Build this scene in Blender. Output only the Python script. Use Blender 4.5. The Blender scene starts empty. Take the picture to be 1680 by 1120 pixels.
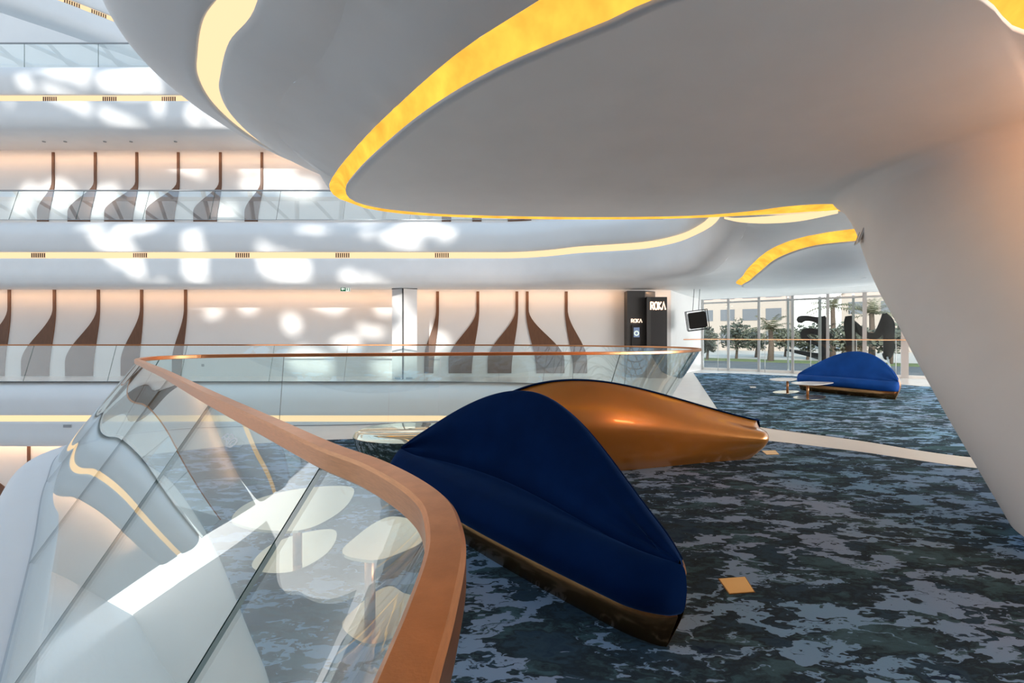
import bpy, bmesh, math, random
from mathutils import Vector, Matrix
from mathutils.geometry import tessellate_polygon
random.seed(7)
scene = bpy.context.scene
COL = scene.collection
PI = math.pi
# ------------------------------------------------------------------ camera frame used to measure the place
FPX, CX, HZ, EYE = 746.67, 840.0, 551.0, 1.5
def FL(x, y, z=0.0):
    """point of the horizontal plane z seen at photo pixel x, y"""
    Y = (EYE - z) * FPX / (y - HZ)
    return Vector(((x - CX) / FPX * Y, Y, z))
def AT(x, y, Y):
    return Vector(((x - CX) / FPX * Y, Y, EYE - (y - HZ) / FPX * Y))
def ONPLANE(x, y, p0, n):
    d = Vector(((x - CX) / FPX, 1.0, -(y - HZ) / FPX)); o = Vector((0, 0, EYE))
    return o + d * ((p0 - o).dot(n) / d.dot(n))

# ------------------------------------------------------------------ helpers
def tag(o, label=None, cat=None, group=None, kind=None):
    if label: o['label'] = label
    if cat: o['category'] = cat
    if group: o['group'] = group
    if kind: o['kind'] = kind
    return o
def empty(name, loc=(0, 0, 0)):
    o = bpy.data.objects.new(name, None); COL.objects.link(o)
    o.location = loc; o.empty_display_size = 0.1
    return o
def link(name, me, mat, parent=None, smooth=True):
    mats = mat if isinstance(mat, (list, tuple)) else [mat]
    for m in mats: me.materials.append(m)
    if smooth:
        me.polygons.foreach_set('use_smooth', [True] * len(me.polygons))
    o = bpy.data.objects.new(name, me); COL.objects.link(o)
    if parent is not None:
        o.parent = parent
        o.matrix_parent_inverse = Matrix.Translation(-Vector(parent.location))
    return o
def mesh(name, verts, faces, mat, parent=None, smooth=True, mids=None):
    me = bpy.data.meshes.new(name)
    me.from_pydata([tuple(v) for v in verts], [], faces)
    if mids: me.polygons.foreach_set('material_index', mids)
    me.update()
    return link(name, me, mat, parent, smooth)
def bmobj(name, bm, mat, parent=None, smooth=False):
    me = bpy.data.meshes.new(name); bm.to_mesh(me); bm.free()
    return link(name, me, mat, parent, smooth)
def catmull(pts, n=8, closed=False):
    pts = [Vector(p) for p in pts]; out = []; N = len(pts)
    for i in range(N if closed else N - 1):
        if closed: p0, p1, p2, p3 = pts[i-1], pts[i], pts[(i+1) % N], pts[(i+2) % N]
        else:
            p1, p2 = pts[i], pts[i+1]
            p0 = pts[i-1] if i > 0 else p1 * 2 - p2
            p3 = pts[i+2] if i + 2 < N else p2 * 2 - p1
        # centripetal
        t0 = 0.0; t1 = t0 + max((p1-p0).length, 1e-6) ** .5; t2 = t1 + max((p2-p1).length, 1e-6) ** .5; t3 = t2 + max((p3-p2).length, 1e-6) ** .5
        for k in range(n):
            t = t1 + (t2 - t1) * k / n
            A1 = p0*((t1-t)/(t1-t0)) + p1*((t-t0)/(t1-t0)); A2 = p1*((t2-t)/(t2-t1)) + p2*((t-t1)/(t2-t1)); A3 = p2*((t3-t)/(t3-t2)) + p3*((t-t2)/(t3-t2))
            B1 = A1*((t2-t)/(t2-t0)) + A2*((t-t0)/(t2-t0)); B2 = A2*((t3-t)/(t3-t1)) + A3*((t-t1)/(t3-t1))
            out.append(B1*((t2-t)/(t2-t1)) + B2*((t-t1)/(t2-t1)))
    if not closed: out.append(pts[-1].copy())
    return out
def resample(pts, n, closed=False):
    pts = [Vector(p) for p in pts]
    if closed: pts = pts + [pts[0]]
    acc = [0.0]
    for a, b in zip(pts, pts[1:]): acc.append(acc[-1] + (b - a).length)
    out = []; j = 0; m = n if closed else n - 1
    for i in range(n):
        d = acc[-1] * i / m
        while j < len(acc) - 2 and acc[j+1] < d: j += 1
        f = (d - acc[j]) / max(acc[j+1] - acc[j], 1e-9)
        out.append(pts[j].lerp(pts[j+1], min(1, f)))
    return out
def normals2(path):
    """right-hand normals of a plan path"""
    out = []
    for i in range(len(path)):
        a = path[max(0, i-1)]; b = path[min(len(path)-1, i+1)]
        t = (b - a); t = Vector((t.x, t.y, 0)).normalized()
        out.append(Vector((t.y, -t.x, 0)))
    return out
def grid_faces(nu, nv, closed_u=False, closed_v=False, flip=False):
    f = []
    for i in range(nu if closed_u else nu - 1):
        for j in range(nv if closed_v else nv - 1):
            a = i*nv + j; b = ((i+1) % nu)*nv + j; c = ((i+1) % nu)*nv + (j+1) % nv; d = i*nv + (j+1) % nv
            f.append((d, c, b, a) if flip else (a, b, c, d))
    return f
def loft(name, rows, mat, parent=None, closed_u=False, closed_v=False, flip=False, smooth=True):
    nv = len(rows[0]); vs = [p for r in rows for p in r]
    return mesh(name, vs, grid_faces(len(rows), nv, closed_u, closed_v, flip), mat, parent, smooth)
def smooth01(t):
    t = max(0.0, min(1.0, t)); return t*t*(3 - 2*t)
def box_bm(bm, lo, hi, M=None):
    vs = []
    for z in (lo[2], hi[2]):
        for x, y in ((lo[0], lo[1]), (hi[0], lo[1]), (hi[0], hi[1]), (lo[0], hi[1])):
            v = Vector((x, y, z)); vs.append(bm.verts.new(M @ v if M else v))
    for q in ((3,2,1,0), (4,5,6,7), (0,1,5,4), (1,2,6,5), (2,3,7,6), (3,0,4,7)): bm.faces.new([vs[i] for i in q])
def box(name, lo, hi, mat, parent=None, M=None, bevel=0):
    bm = bmesh.new(); box_bm(bm, lo, hi, M)
    if bevel: bmesh.ops.bevel(bm, geom=bm.edges[:], offset=bevel, segments=2, affect='EDGES')
    return bmobj(name, bm, mat, parent, False)
def prism_pts(bm, pts, off):
    """extrude a flat polygon (3-D points) by the vector off"""
    off = Vector(off)
    lo = [bm.verts.new(p) for p in pts]; hi = [bm.verts.new(Vector(p) + off) for p in pts]
    n = len(pts)
    for t in tessellate_polygon([[Vector(p) for p in pts]]):
        try: bm.faces.new([lo[i] for i in t]); bm.faces.new([hi[i] for i in reversed(t)])
        except ValueError: pass
    for i in range(n):
        try: bm.faces.new((lo[i], lo[(i+1) % n], hi[(i+1) % n], hi[i]))
        except ValueError: pass
    bmesh.ops.recalc_face_normals(bm, faces=bm.faces[:])
def prism(name, pts, off, mat, parent=None, bevel=0):
    bm = bmesh.new(); prism_pts(bm, pts, off)
    return bmobj(name, bm, mat, parent, False)
def tube(name, pts, r, mat, parent=None, sides=10):
    bm = bmesh.new(); tube_bm(bm, pts, r, sides); return bmobj(name, bm, mat, parent, True)
def tube_bm(bm, pts, r, sides=10):
    pts = [Vector(p) for p in pts]; prev = None; rings = []
    for i, p in enumerate(pts):
        t = (pts[min(i+1, len(pts)-1)] - pts[max(i-1, 0)]).normalized()
        u = t.cross(Vector((0, 0, 1)) if abs(t.z) < .95 else Vector((1, 0, 0))).normalized(); v = t.cross(u)
        rr = r[i] if isinstance(r, (list, tuple)) else r
        rings.append([bm.verts.new(p + (u*math.cos(2*PI*k/sides) + v*math.sin(2*PI*k/sides))*rr) for k in range(sides)])
    for a, b in zip(rings, rings[1:]):
        for k in range(sides): bm.faces.new((a[k], a[(k+1) % sides], b[(k+1) % sides], b[k]))
    bm.faces.new(rings[0]); bm.faces.new(list(reversed(rings[-1])))
    bmesh.ops.recalc_face_normals(bm, faces=bm.faces[:])
def inside(poly, x, y):
    c = False; n = len(poly)
    for i in range(n):
        x1, y1 = poly[i][0], poly[i][1]; x2, y2 = poly[i-1][0], poly[i-1][1]
        if (y1 > y) != (y2 > y) and x < (x2-x1)*(y-y1)/(y2-y1) + x1: c = not c
    return c

# ------------------------------------------------------------------ materials
def nt(name):
    m = bpy.data.materials.new(name); m.use_nodes = True; t = m.node_tree; t.nodes.clear()
    out = t.nodes.new('ShaderNodeOutputMaterial'); return m, t, out
def N(t, typ, **kw):
    n = t.nodes.new('ShaderNode' + typ)
    for k, v in kw.items():
        if k in n.inputs: n.inputs[k].default_value = v
        else: setattr(n, k, v)
    return n
def pbr(name, col, rough=.5, metal=0.0, spec=.5, noise=0.0, nscale=6.0, coat=0.0, bump=0.0, bscale=200.0, sheen=0.0, stretch=None, coatr=.05):
    m, t, out = nt(name); L = t.links.new
    b = N(t, 'BsdfPrincipled'); L(b.outputs[0], out.inputs[0])
    b.inputs['Base Color'].default_value = (*col, 1); b.inputs['Roughness'].default_value = rough
    b.inputs['Metallic'].default_value = metal; b.inputs['Specular IOR Level'].default_value = spec
    b.inputs['Coat Weight'].default_value = coat; b.inputs['Coat Roughness'].default_value = coatr
    if sheen:
        b.inputs['Sheen Weight'].default_value = sheen; b.inputs['Sheen Tint'].default_value = (.15, .38, 1, 1); b.inputs['Sheen Roughness'].default_value = .33
    tc = N(t, 'TexCoord'); mp = N(t, 'Mapping'); L(tc.outputs['Object'], mp.inputs[0])
    if stretch: mp.inputs['Scale'].default_value = stretch
    if noise:
        nz = N(t, 'TexNoise', Scale=nscale, Detail=5.0); L(mp.outputs[0], nz.inputs['Vector'])
        mx = N(t, 'MixRGB', blend_type='MULTIPLY'); mx.inputs[1].default_value = (*col, 1); mx.inputs[0].default_value = 1
        r = N(t, 'ValToRGB'); r.color_ramp.elements[0].color = (1-noise,)*3 + (1,); r.color_ramp.elements[1].color = (1+noise*.3,)*3 + (1,)
        r.color_ramp.elements[0].position = .3; r.color_ramp.elements[1].position = .7
        L(nz.outputs['Fac'], r.inputs[0]); L(r.outputs[0], mx.inputs[2]); L(mx.outputs[0], b.inputs['Base Color'])
    if bump:
        bz = N(t, 'TexNoise', Scale=bscale, Detail=3.0); L(mp.outputs[0], bz.inputs['Vector'])
        bp = N(t, 'Bump', Strength=bump, Distance=.002); L(bz.outputs['Fac'], bp.inputs['Height']); L(bp.outputs[0], b.inputs['Normal'])
    return m
def emit(name, col, s, streak=0.0):
    m, t, out = nt(name); L = t.links.new
    e = N(t, 'Emission', Strength=s); e.inputs[0].default_value = (*col, 1); L(e.outputs[0], out.inputs[0])
    if streak:
        tc = N(t, 'TexCoord'); nz = N(t, 'TexNoise', Scale=3.0, Detail=4.0); L(tc.outputs['Object'], nz.inputs['Vector'])
        mr = N(t, 'MapRange'); mr.inputs[1].default_value = .3; mr.inputs[2].default_value = .7
        mr.inputs[3].default_value = s*(1-streak); mr.inputs[4].default_value = s*(1+streak)
        L(nz.outputs['Fac'], mr.inputs[0]); L(mr.outputs[0], e.inputs[1])
    return m
def glass(name, tint, boost=1.0):
    m, t, out = nt(name); L = t.links.new
    tr = N(t, 'BsdfTransparent'); tr.inputs[0].default_value = (*tint, 1)
    gl = N(t, 'BsdfGlossy', Roughness=0.0); gl.inputs[0].default_value = (.95, .98, 1, 1)
    lw = N(t, 'LayerWeight', Blend=.5)
    pw = N(t, 'Math', operation='POWER'); pw.inputs[1].default_value = 4.0; L(lw.outputs['Facing'], pw.inputs[0])
    ma = N(t, 'Math', operation='MULTIPLY_ADD'); ma.inputs[1].default_value = .9; ma.inputs[2].default_value = .045*boost; L(pw.outputs[0], ma.inputs[0])
    mx = N(t, 'MixShader'); L(ma.outputs[0], mx.inputs[0]); L(tr.outputs[0], mx.inputs[1]); L(gl.outputs[0], mx.inputs[2]); L(mx.outputs[0], out.inputs[0])
    return m
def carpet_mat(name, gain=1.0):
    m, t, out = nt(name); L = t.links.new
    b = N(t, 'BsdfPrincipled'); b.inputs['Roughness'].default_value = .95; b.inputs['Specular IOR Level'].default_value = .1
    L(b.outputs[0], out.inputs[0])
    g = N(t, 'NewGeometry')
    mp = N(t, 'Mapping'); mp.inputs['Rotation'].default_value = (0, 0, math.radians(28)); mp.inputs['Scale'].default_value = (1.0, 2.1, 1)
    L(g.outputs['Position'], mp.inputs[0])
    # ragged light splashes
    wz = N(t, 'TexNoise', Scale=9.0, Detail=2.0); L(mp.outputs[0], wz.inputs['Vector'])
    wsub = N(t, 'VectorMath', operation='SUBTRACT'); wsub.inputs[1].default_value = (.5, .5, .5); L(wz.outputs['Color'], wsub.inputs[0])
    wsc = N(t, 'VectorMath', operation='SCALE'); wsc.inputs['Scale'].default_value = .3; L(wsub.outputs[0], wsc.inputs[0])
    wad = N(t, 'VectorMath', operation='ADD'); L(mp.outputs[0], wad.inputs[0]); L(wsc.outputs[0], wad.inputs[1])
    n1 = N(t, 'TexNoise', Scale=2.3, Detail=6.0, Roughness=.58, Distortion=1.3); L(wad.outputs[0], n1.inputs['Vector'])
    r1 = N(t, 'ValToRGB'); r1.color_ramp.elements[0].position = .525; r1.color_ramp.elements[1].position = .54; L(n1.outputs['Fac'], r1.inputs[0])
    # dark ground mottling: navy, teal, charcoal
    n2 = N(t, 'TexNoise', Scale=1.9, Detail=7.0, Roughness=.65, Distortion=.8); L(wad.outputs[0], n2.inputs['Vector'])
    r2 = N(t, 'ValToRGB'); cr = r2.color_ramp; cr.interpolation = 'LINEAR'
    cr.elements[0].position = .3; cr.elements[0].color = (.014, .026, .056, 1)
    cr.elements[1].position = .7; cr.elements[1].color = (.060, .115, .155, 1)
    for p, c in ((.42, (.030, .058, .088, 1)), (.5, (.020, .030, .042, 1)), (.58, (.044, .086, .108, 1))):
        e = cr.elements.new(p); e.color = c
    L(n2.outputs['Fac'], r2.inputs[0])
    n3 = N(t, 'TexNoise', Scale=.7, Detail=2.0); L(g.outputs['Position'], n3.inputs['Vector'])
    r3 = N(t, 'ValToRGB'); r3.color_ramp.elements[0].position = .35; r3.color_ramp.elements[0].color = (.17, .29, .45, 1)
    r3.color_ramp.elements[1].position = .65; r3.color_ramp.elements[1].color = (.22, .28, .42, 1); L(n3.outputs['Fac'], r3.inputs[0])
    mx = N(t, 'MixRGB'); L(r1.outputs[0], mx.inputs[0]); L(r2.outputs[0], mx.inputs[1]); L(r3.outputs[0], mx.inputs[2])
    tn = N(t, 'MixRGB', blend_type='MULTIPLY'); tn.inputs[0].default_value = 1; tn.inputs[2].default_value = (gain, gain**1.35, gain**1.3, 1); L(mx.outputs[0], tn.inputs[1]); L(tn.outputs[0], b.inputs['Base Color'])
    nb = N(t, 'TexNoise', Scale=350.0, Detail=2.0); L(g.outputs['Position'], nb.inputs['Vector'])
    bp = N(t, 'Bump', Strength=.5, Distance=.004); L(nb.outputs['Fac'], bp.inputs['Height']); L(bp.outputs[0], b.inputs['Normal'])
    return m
M = dict(
    white=pbr('white_plaster', (.765, .77, .77), .45, noise=.03, nscale=1.2),
    wall=pbr('wall_panel_white', (.80, .80, .79), .5, noise=.02, nscale=1.0),
    soffit=pbr('ceiling_plaster', (.86, .86, .85), .5, noise=.04, nscale=1.6, stretch=(1, 1, 1)),
    stone=pbr('white_stone', (.78, .77, .75), .25, noise=.05, nscale=3),
    cream=pbr('cream_stone', (.80, .70, .60), .3, noise=.05, nscale=3),
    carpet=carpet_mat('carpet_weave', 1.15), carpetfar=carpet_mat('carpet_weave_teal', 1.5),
    navy=pbr('navy_velvet', (.0018, .016, .075), .85, spec=.03, sheen=.24, noise=.25, nscale=3, bump=.3, bscale=600),
    blue=pbr('royal_velvet', (.008, .10, .48), .7, spec=.2, sheen=.2, noise=.3, nscale=2),
    bronze=pbr('bronze_shell', (.58, .23, .035), .3, metal=.45, coat=.8, noise=.08, nscale=3),
    bronzedark=pbr('bronze_plinth', (.25, .13, .055), .22, metal=.9, noise=.1, nscale=4),
    copper=pbr('brushed_copper', (.68, .31, .145), .3, metal=1.0, noise=.12, nscale=30, stretch=(1, 1, 12), bump=.15, bscale=250),
    brass=pbr('pale_brass', (.72, .66, .50), .22, metal=1.0, noise=.06, nscale=6),
    brasspol=pbr('polished_brass', (.78, .72, .55), .06, metal=1.0),
    brassbox=pbr('floor_brass', (.85, .55, .22), .35, metal=.8),
    black=pbr('satin_black', (.012, .012, .013), .4),
    dark=pbr('dark_bronze_panel', (.045, .043, .042), .45, noise=.1),
    wood=pbr('brown_veneer', (.16, .075, .04), .45, noise=.2, nscale=4, stretch=(6, 6, 1)),
    steel=pbr('steel_mullion', (.55, .56, .56), .4, metal=.5),
    vent=pbr('vent_dark', (.10, .045, .02), .6),
    grey=pbr('grey_metal', (.33, .34, .35), .5),
    green=pbr('sign_green', (.0, .22, .07), .5),
    channel=pbr('channel_grey', (.38, .42, .46), .4, metal=.5),
    glass=glass('balustrade_glass', (.93, .975, .965), 1.5),
    glassfar=glass('far_balustrade_glass', (.95, .98, .975), 2.6),
    pane=glass('window_glass', (.93, .96, .95), .6),
    edge=pbr('glass_edge_green', (.012, .06, .045), .2),
    cove=emit('cove_warm', (1.0, .70, .40), 1.15),
    amber=emit('cove_amber', (1.0, .48, .06), 1.25, .25),
    letter=emit('sign_letters', (1.0, .70, .50), 2.0),
    screen=emit('menu_screen', (.25, .33, .5), .7),
    exitlit=emit('exit_sign_white', (.9, 1.0, .9), .9),
    road=pbr('asphalt', (.13, .13, .13), .9, noise=.2, nscale=1),
    grass=pbr('lawn', (.17, .21, .06), .9, noise=.3, nscale=2),
    sandy=pbr('sandy_ground', (.62, .54, .46), .9, noise=.1),
    render=pbr('house_render', (.46, .385, .33), .8, noise=.06),
    hwin=pbr('house_window', (.16, .17, .19), .3),
    leaf=pbr('tree_leaf', (.17, .18, .13), .8, noise=.5, nscale=3),
    palm=pbr('palm_leaf', (.24, .23, .14), .8, noise=.4, nscale=3),
    trunk=pbr('trunk_bark', (.14, .10, .075), .9, noise=.3, nscale=8),
    decal=pbr('white_transfer', (.95, .95, .95), .6),
    beam=pbr('roof_beam', (.75, .77, .79), .5),
)

# ------------------------------------------------------------------ level heights and plan paths
F2, F3 = 5.35, 10.5
WALL_Y = 16.9
# edge of the level above, followed with the void on the right-hand side
nose_path = catmull([(-30, 14.9, 0), (-16, 14.9, 0), (-6, 14.9, 0), (-1.5, 14.9, 0), (.2, 14.85, 0), (1.17, 14.5, 0), (2.04, 13.95, 0), (2.9, 13.65, 0), (3.9, 13.2, 0), (4.45, 12.4, 0),
                     (4.62, 11.46, 0), (4.6, 10.5, 0), (4.3, 9.7, 0), (3.5, 9.25, 0), (2.4, 9.1, 0), (.7, 9.1, 0), (-1, 8.95, 0), (-2.1, 8.6, 0), (-2.9, 7.95, 0), (-3.33, 7.1, 0),
                     (-3.5, 6.2, 0), (-3.44, 5.4, 0), (-3.23, 4.84, 0), (-3.0, 4.5, 0), (-2.6, 4.0, 0), (-2.16, 3.61, 0), (-1.7, 2.9, 0), (-1.45, 1.8, 0), (-1.4, 0, 0), (-1.4, -4, 0), (-1.4, -9, 0)], 6)
P_OPP = [(-.6, 0), (-.35, -.02), (-.05, -.2), (.1, -.5), (.1, -.75), (.05, -1.0), (0, -1.09), (-.06, -1.1), (-.06, -1.3), (0, -1.31), (0, -1.6), (-.02, -1.9), (-.15, -2.12), (-.5, -2.2), (-.7, -2.2)]
P_OWN = [(0, 0), (.5, -.02), (.8, -.2), (.88, -.45), (.8, -.7), (.5, -.93), (.11, -1.115), (.09, -1.10), (-.10, -1.218), (-.12, -1.242), (-.22, -1.288), (-.32, -1.33), (-.42, -1.362), (-.52, -1.39), (-.62, -1.412)]
def profile_at(pa, pb, w):
    return [(a[0]*(1-w) + b[0]*w, a[1]*(1-w) + b[1]*w) for a, b in zip(pa, pb)]
def sweep_edge(path, pa, pb, wfun, F):
    """returns rows of the swept section for upper part, light strip, lower part, and the inner lower edge"""
    nm = normals2(path); up, st, lo = [], [], []
    for p, n in zip(path, nm):
        pr = profile_at(pa, pb, wfun(p))
        q = [Vector((p.x + n.x*u, p.y + n.y*u, F + z)) for u, z in pr]
        top = catmull(q[:7], 4); low = catmull(q[9:], 4)
        up.append(top + [q[7]]); st.append([q[7], q[8]]); lo.append([q[8]] + low)
    return up, st, lo
w_own = lambda p: 1 - smooth01((p.y - 9.6) / 2.6)
up, st, lo = sweep_edge(nose_path, P_OPP, P_OWN, w_own, F2)
tag(loft('balcony_edge', up, M['white']), 'rounded white edge of the balcony one floor up, above its glowing strip', 'balcony', kind='structure')
tag(loft('balcony_underside', lo, M['soffit']), 'white lower face of the balcony one floor up, below its glowing strip', 'balcony', kind='structure')
tag(loft('cove_light', st, M['cove']), 'long peach light strip running round the balcony edge one floor up', 'cove light')
inner_edge = [r[-1] for r in lo]
# third level, straight across the void
p3 = [Vector((-34 + i*2.0, 14.9, 0)) for i in range(23)]
up3, st3, lo3 = sweep_edge(p3, P_OPP, P_OPP, lambda p: 0, F3)
tag(loft('balcony_edge', up3, M['white']), 'white edge of the topmost balcony, dappled with sun, at upper left', 'balcony', kind='structure')
tag(loft('balcony_underside', lo3, M['white']), 'white lower face of the topmost balcony, below the strip with vents', 'balcony', kind='structure')
tag(loft('cove_light', st3, M['cove']), 'peach light strip along the topmost balcony at upper left', 'cove light')

# ------------------------------------------------------------------ the oval cove in the ceiling and the trumpet column
def plan_from(pts, dz=0):
    return [FL(x, y, z) if y is not None else Vector(x) for x, y, z in pts]
RI = 3.5
ring_in = catmull([FL(1090, 0, RI), FL(1000, 40, RI), FL(900, 80, RI), FL(800, 125, RI), FL(700, 185, RI), FL(620, 250, RI), FL(582, 288, RI), FL(567, 312, RI), FL(577, 328, RI), FL(610, 339, RI),
                   FL(700, 349.5, RI), FL(840, 354.5, RI), FL(1000, 356, RI), FL(1150, 353, RI), FL(1250, 344, RI), FL(1310, 334, RI), FL(1375, 321, RI), (5.6, 7.45, RI), (7.2, 7.75, RI), (8.6, 6.6, RI), (8.9, 5, RI),
                   (8.0, 3.5, RI), (6.2, 2.95, RI), (4.6, 3.1, RI), FL(1680, 57, RI), FL(1610, 0, RI), (1.9, 2.45, RI)], 6, True)
RO = 3.65
ring_out = catmull([FL(885, 0, RO), FL(760, 80, RO), FL(650, 175, RO), FL(590, 235, RO), FL(550, 284, RO), FL(540, 305, RO), FL(549, 321, RO), FL(585, 338, RO), FL(650, 349.5, RO), FL(750, 356, RO), FL(900, 359.5, RO),
                    FL(1050, 359.5, RO), FL(1150, 357, RO), FL(1250, 352, RO), FL(1370, 346, RO), (7.0, 8.2, RO), (8.7, 7.3, RO), (9.4, 5.2, RO), (8.4, 3.0, RO), (6.3, 2.4, RO), (4.6, 2.5, RO), (3.4, 2.3, RO), (2.0, 1.95, RO), (.9, 2.25, RO)], 6, True)
NR = 160
def align(ring, ref):
    """start the ring nearest ref"""
    k = min(range(len(ring)), key=lambda i: (ring[i] - Vector(ref)).length)
    return ring[k:] + ring[:k]
def by_angle(ring, c, n=NR):
    """resample a star-shaped ring at equal angles about c"""
    out = []; m = len(ring)
    dense = resample(ring, m*8, True)
    ang = [math.atan2(p.y - c[1], p.x - c[0]) for p in dense]
    for k in range(n):
        a = -PI + 2*PI*k/n
        j = min(range(len(dense)), key=lambda i: abs((ang[i] - a + PI) % (2*PI) - PI))
        out.append(dense[j])
    return out
def arc_match(ring, other, n=NR):
    """for points of ring (by arc length) the nearest points on the other ring, kept in order"""
    A = resample(ring, n, True); D = resample(other, n*10, True)
    return A, [min(D, key=lambda q: (q.x-p.x)**2 + (q.y-p.y)**2) for p in A]
ri, ro = arc_match(ring_in, ring_out)
rows = []
for k in range(9):
    f = k/8; h = .10*math.sin(PI*f)
    rows.append([a.lerp(b, f) + Vector((0, 0, h + .03*(1 - f))) for a, b in zip(ri, ro)])
tag(loft('cove_light', rows, M['amber'], closed_v=True, flip=True), 'large amber glowing oval cove in the grey ceiling over the sofas', 'cove light')
ring_in_rim = [[p + Vector((0, 0, .04)) for p in ri], ri]
# column: from ring edge in to the trumpet and down to the floor
c_base = Vector((4.40, 2.68, 0)); c_top = Vector((6.3, 5.3, 0))
def col_r(z):
    pts = [(0, .90), (.05, .96), (1.0, 1.31), (1.5, 1.46), (2.15, 1.69), (3.0, 1.86), (3.3, 1.98), (3.42, 2.1)]
    for (a, ra), (b, rb) in zip(pts, pts[1:]):
        if z <= b: return ra + (rb - ra)*(z - a)/(b - a)
    return pts[-1][1]
def col_pt(z, ang):
    c = c_base.lerp(c_top, min(1, z/3.3)); r = col_r(z)
    return Vector((c.x + r*math.cos(ang), c.y + r*math.sin(ang), z))
angs = [math.atan2(p.y - c_top.y, p.x - c_top.x) for p in ri]
# angles made monotonic so the loft does not fold
mono = [angs[0]]
for a in angs[1:]:
    d = (a - mono[-1] + PI) % (2*PI) - PI
    mono.append(mono[-1] + min(d, -1e-3) if sum(1 for _ in [0]) and d < 0 else mono[-1] - 1e-3)
tot = mono[-1] - mono[0]; target = -2*PI*(NR - 1)/NR
mono = [mono[0] + (m - mono[0])*target/tot for m in mono]
rows = [[p + Vector((0, 0, .06)) for p in ri], list(ri)]
for f in (.02, .06, .15, .3, .45, .6, .72, .82, .9, .96):
    row = []
    for p, a in zip(ri, mono):
        q = col_pt(3.42, a); e = p.lerp(q, f)
        zz = RI - .10*f**2 if f < .7 else None
        e.z = RI - .035*math.sin(min(1, f/.1)*PI/2)*0 - (RI - 3.42)*f**2.2
        row.append(e)
    rows.append(row)
for z in (3.42, 3.38, 3.32, 3.25, 3.1, 2.9, 2.6, 2.3, 2.0, 1.6, 1.2, .8, .4, .15, .10):
    rows.append([col_pt(z, a) for a in mono])
tag(loft('column', rows, M['soffit'], closed_v=True), 'leaning white trumpet column flaring into the oval grey ceiling', 'column', kind='structure')
tag(mesh('column_foot_shade', [v for a in mono for v in (col_pt(.10, a).lerp(Vector((c_base.x, c_base.y, .1)), .06), col_pt(0.0, a).lerp(c_base, .06))],
         [(2*i, 2*i+1, (2*i+3) % (2*NR), (2*i+2) % (2*NR)) for i in range(NR)], M['black']), 'recess under the foot of the white trumpet column, blackened for its shadow', 'recess', kind='structure')  # black stands in for the gap shadow under the column

la = catmull([FL(x, y, 3.60) for x, y in ((1188, 357.5), (1215, 357), (1260, 354.5), (1310, 350.5), (1375, 344))], 6)
lb = catmull([FL(x, y, 3.60) for x, y in ((1188, 359), (1215, 364.5), (1260, 366.5), (1310, 363), (1375, 350))], 6)
tag(loft('cove_light', [[a, a.lerp(b, .5) + Vector((0, 0, .03)), b] for a, b in zip(la, lb)], M['cove']), 'pale cream sliver of cove light just below the oval cove, at right', 'cove light')
# second oval cove farther back on the right
r2i = catmull([FL(1222, 472, 3.15), FL(1232, 459, 3.19), FL(1247, 446, 3.25), FL(1280, 422, 3.4), FL(1330, 405, 3.5), FL(1395, 397, 3.5), (8.6, 9.2, 3.5), (10.6, 9.6, 3.4), (12.3, 11.5, 3.3), (12.2, 14, 3.2), (10.4, 15.6, 3.12)], 8, True)
r2o = catmull([FL(1213, 467, 3.2), FL(1219, 452, 3.26), FL(1232, 435, 3.35), FL(1267, 407, 3.55), FL(1312, 390, 3.65), FL(1395, 376, 3.65), (8.6, 8.6, 3.65), (11, 9.1, 3.5), (12.9, 11.3, 3.4), (12.8, 14.3, 3.25), (10.4, 15.85, 3.2)], 8, True)
a2, b2 = arc_match(r2i, r2o, 100)
rows = [[a.lerp(b, k/6) + Vector((0, 0, .12*math.sin(PI*k/6) + .02*(1-k/6))) for a, b in zip(a2, b2)] for k in range(7)]
tag(loft('cove_light', rows, M['amber'], closed_v=True, flip=True), 'smaller amber curved cove in the ceiling before the far window', 'cove light')
c2 = Vector((9.6, 12.4, 3.08))
rows = [[p + Vector((0, 0, .05)) for p in a2], list(a2)] + [[Vector((p.x + (c2.x-p.x)*f, p.y + (c2.y-p.y)*f, p.z + (c2.z-p.z)*smooth01(f*1.6))) for p in a2] for f in (.03, .1, .2, .35, .5, .7, .9, .98)]
tag(loft('ceiling', rows, M['soffit'], closed_v=True), 'grey bulging ceiling dish inside the smaller amber cove', 'ceiling', kind='structure')

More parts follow.
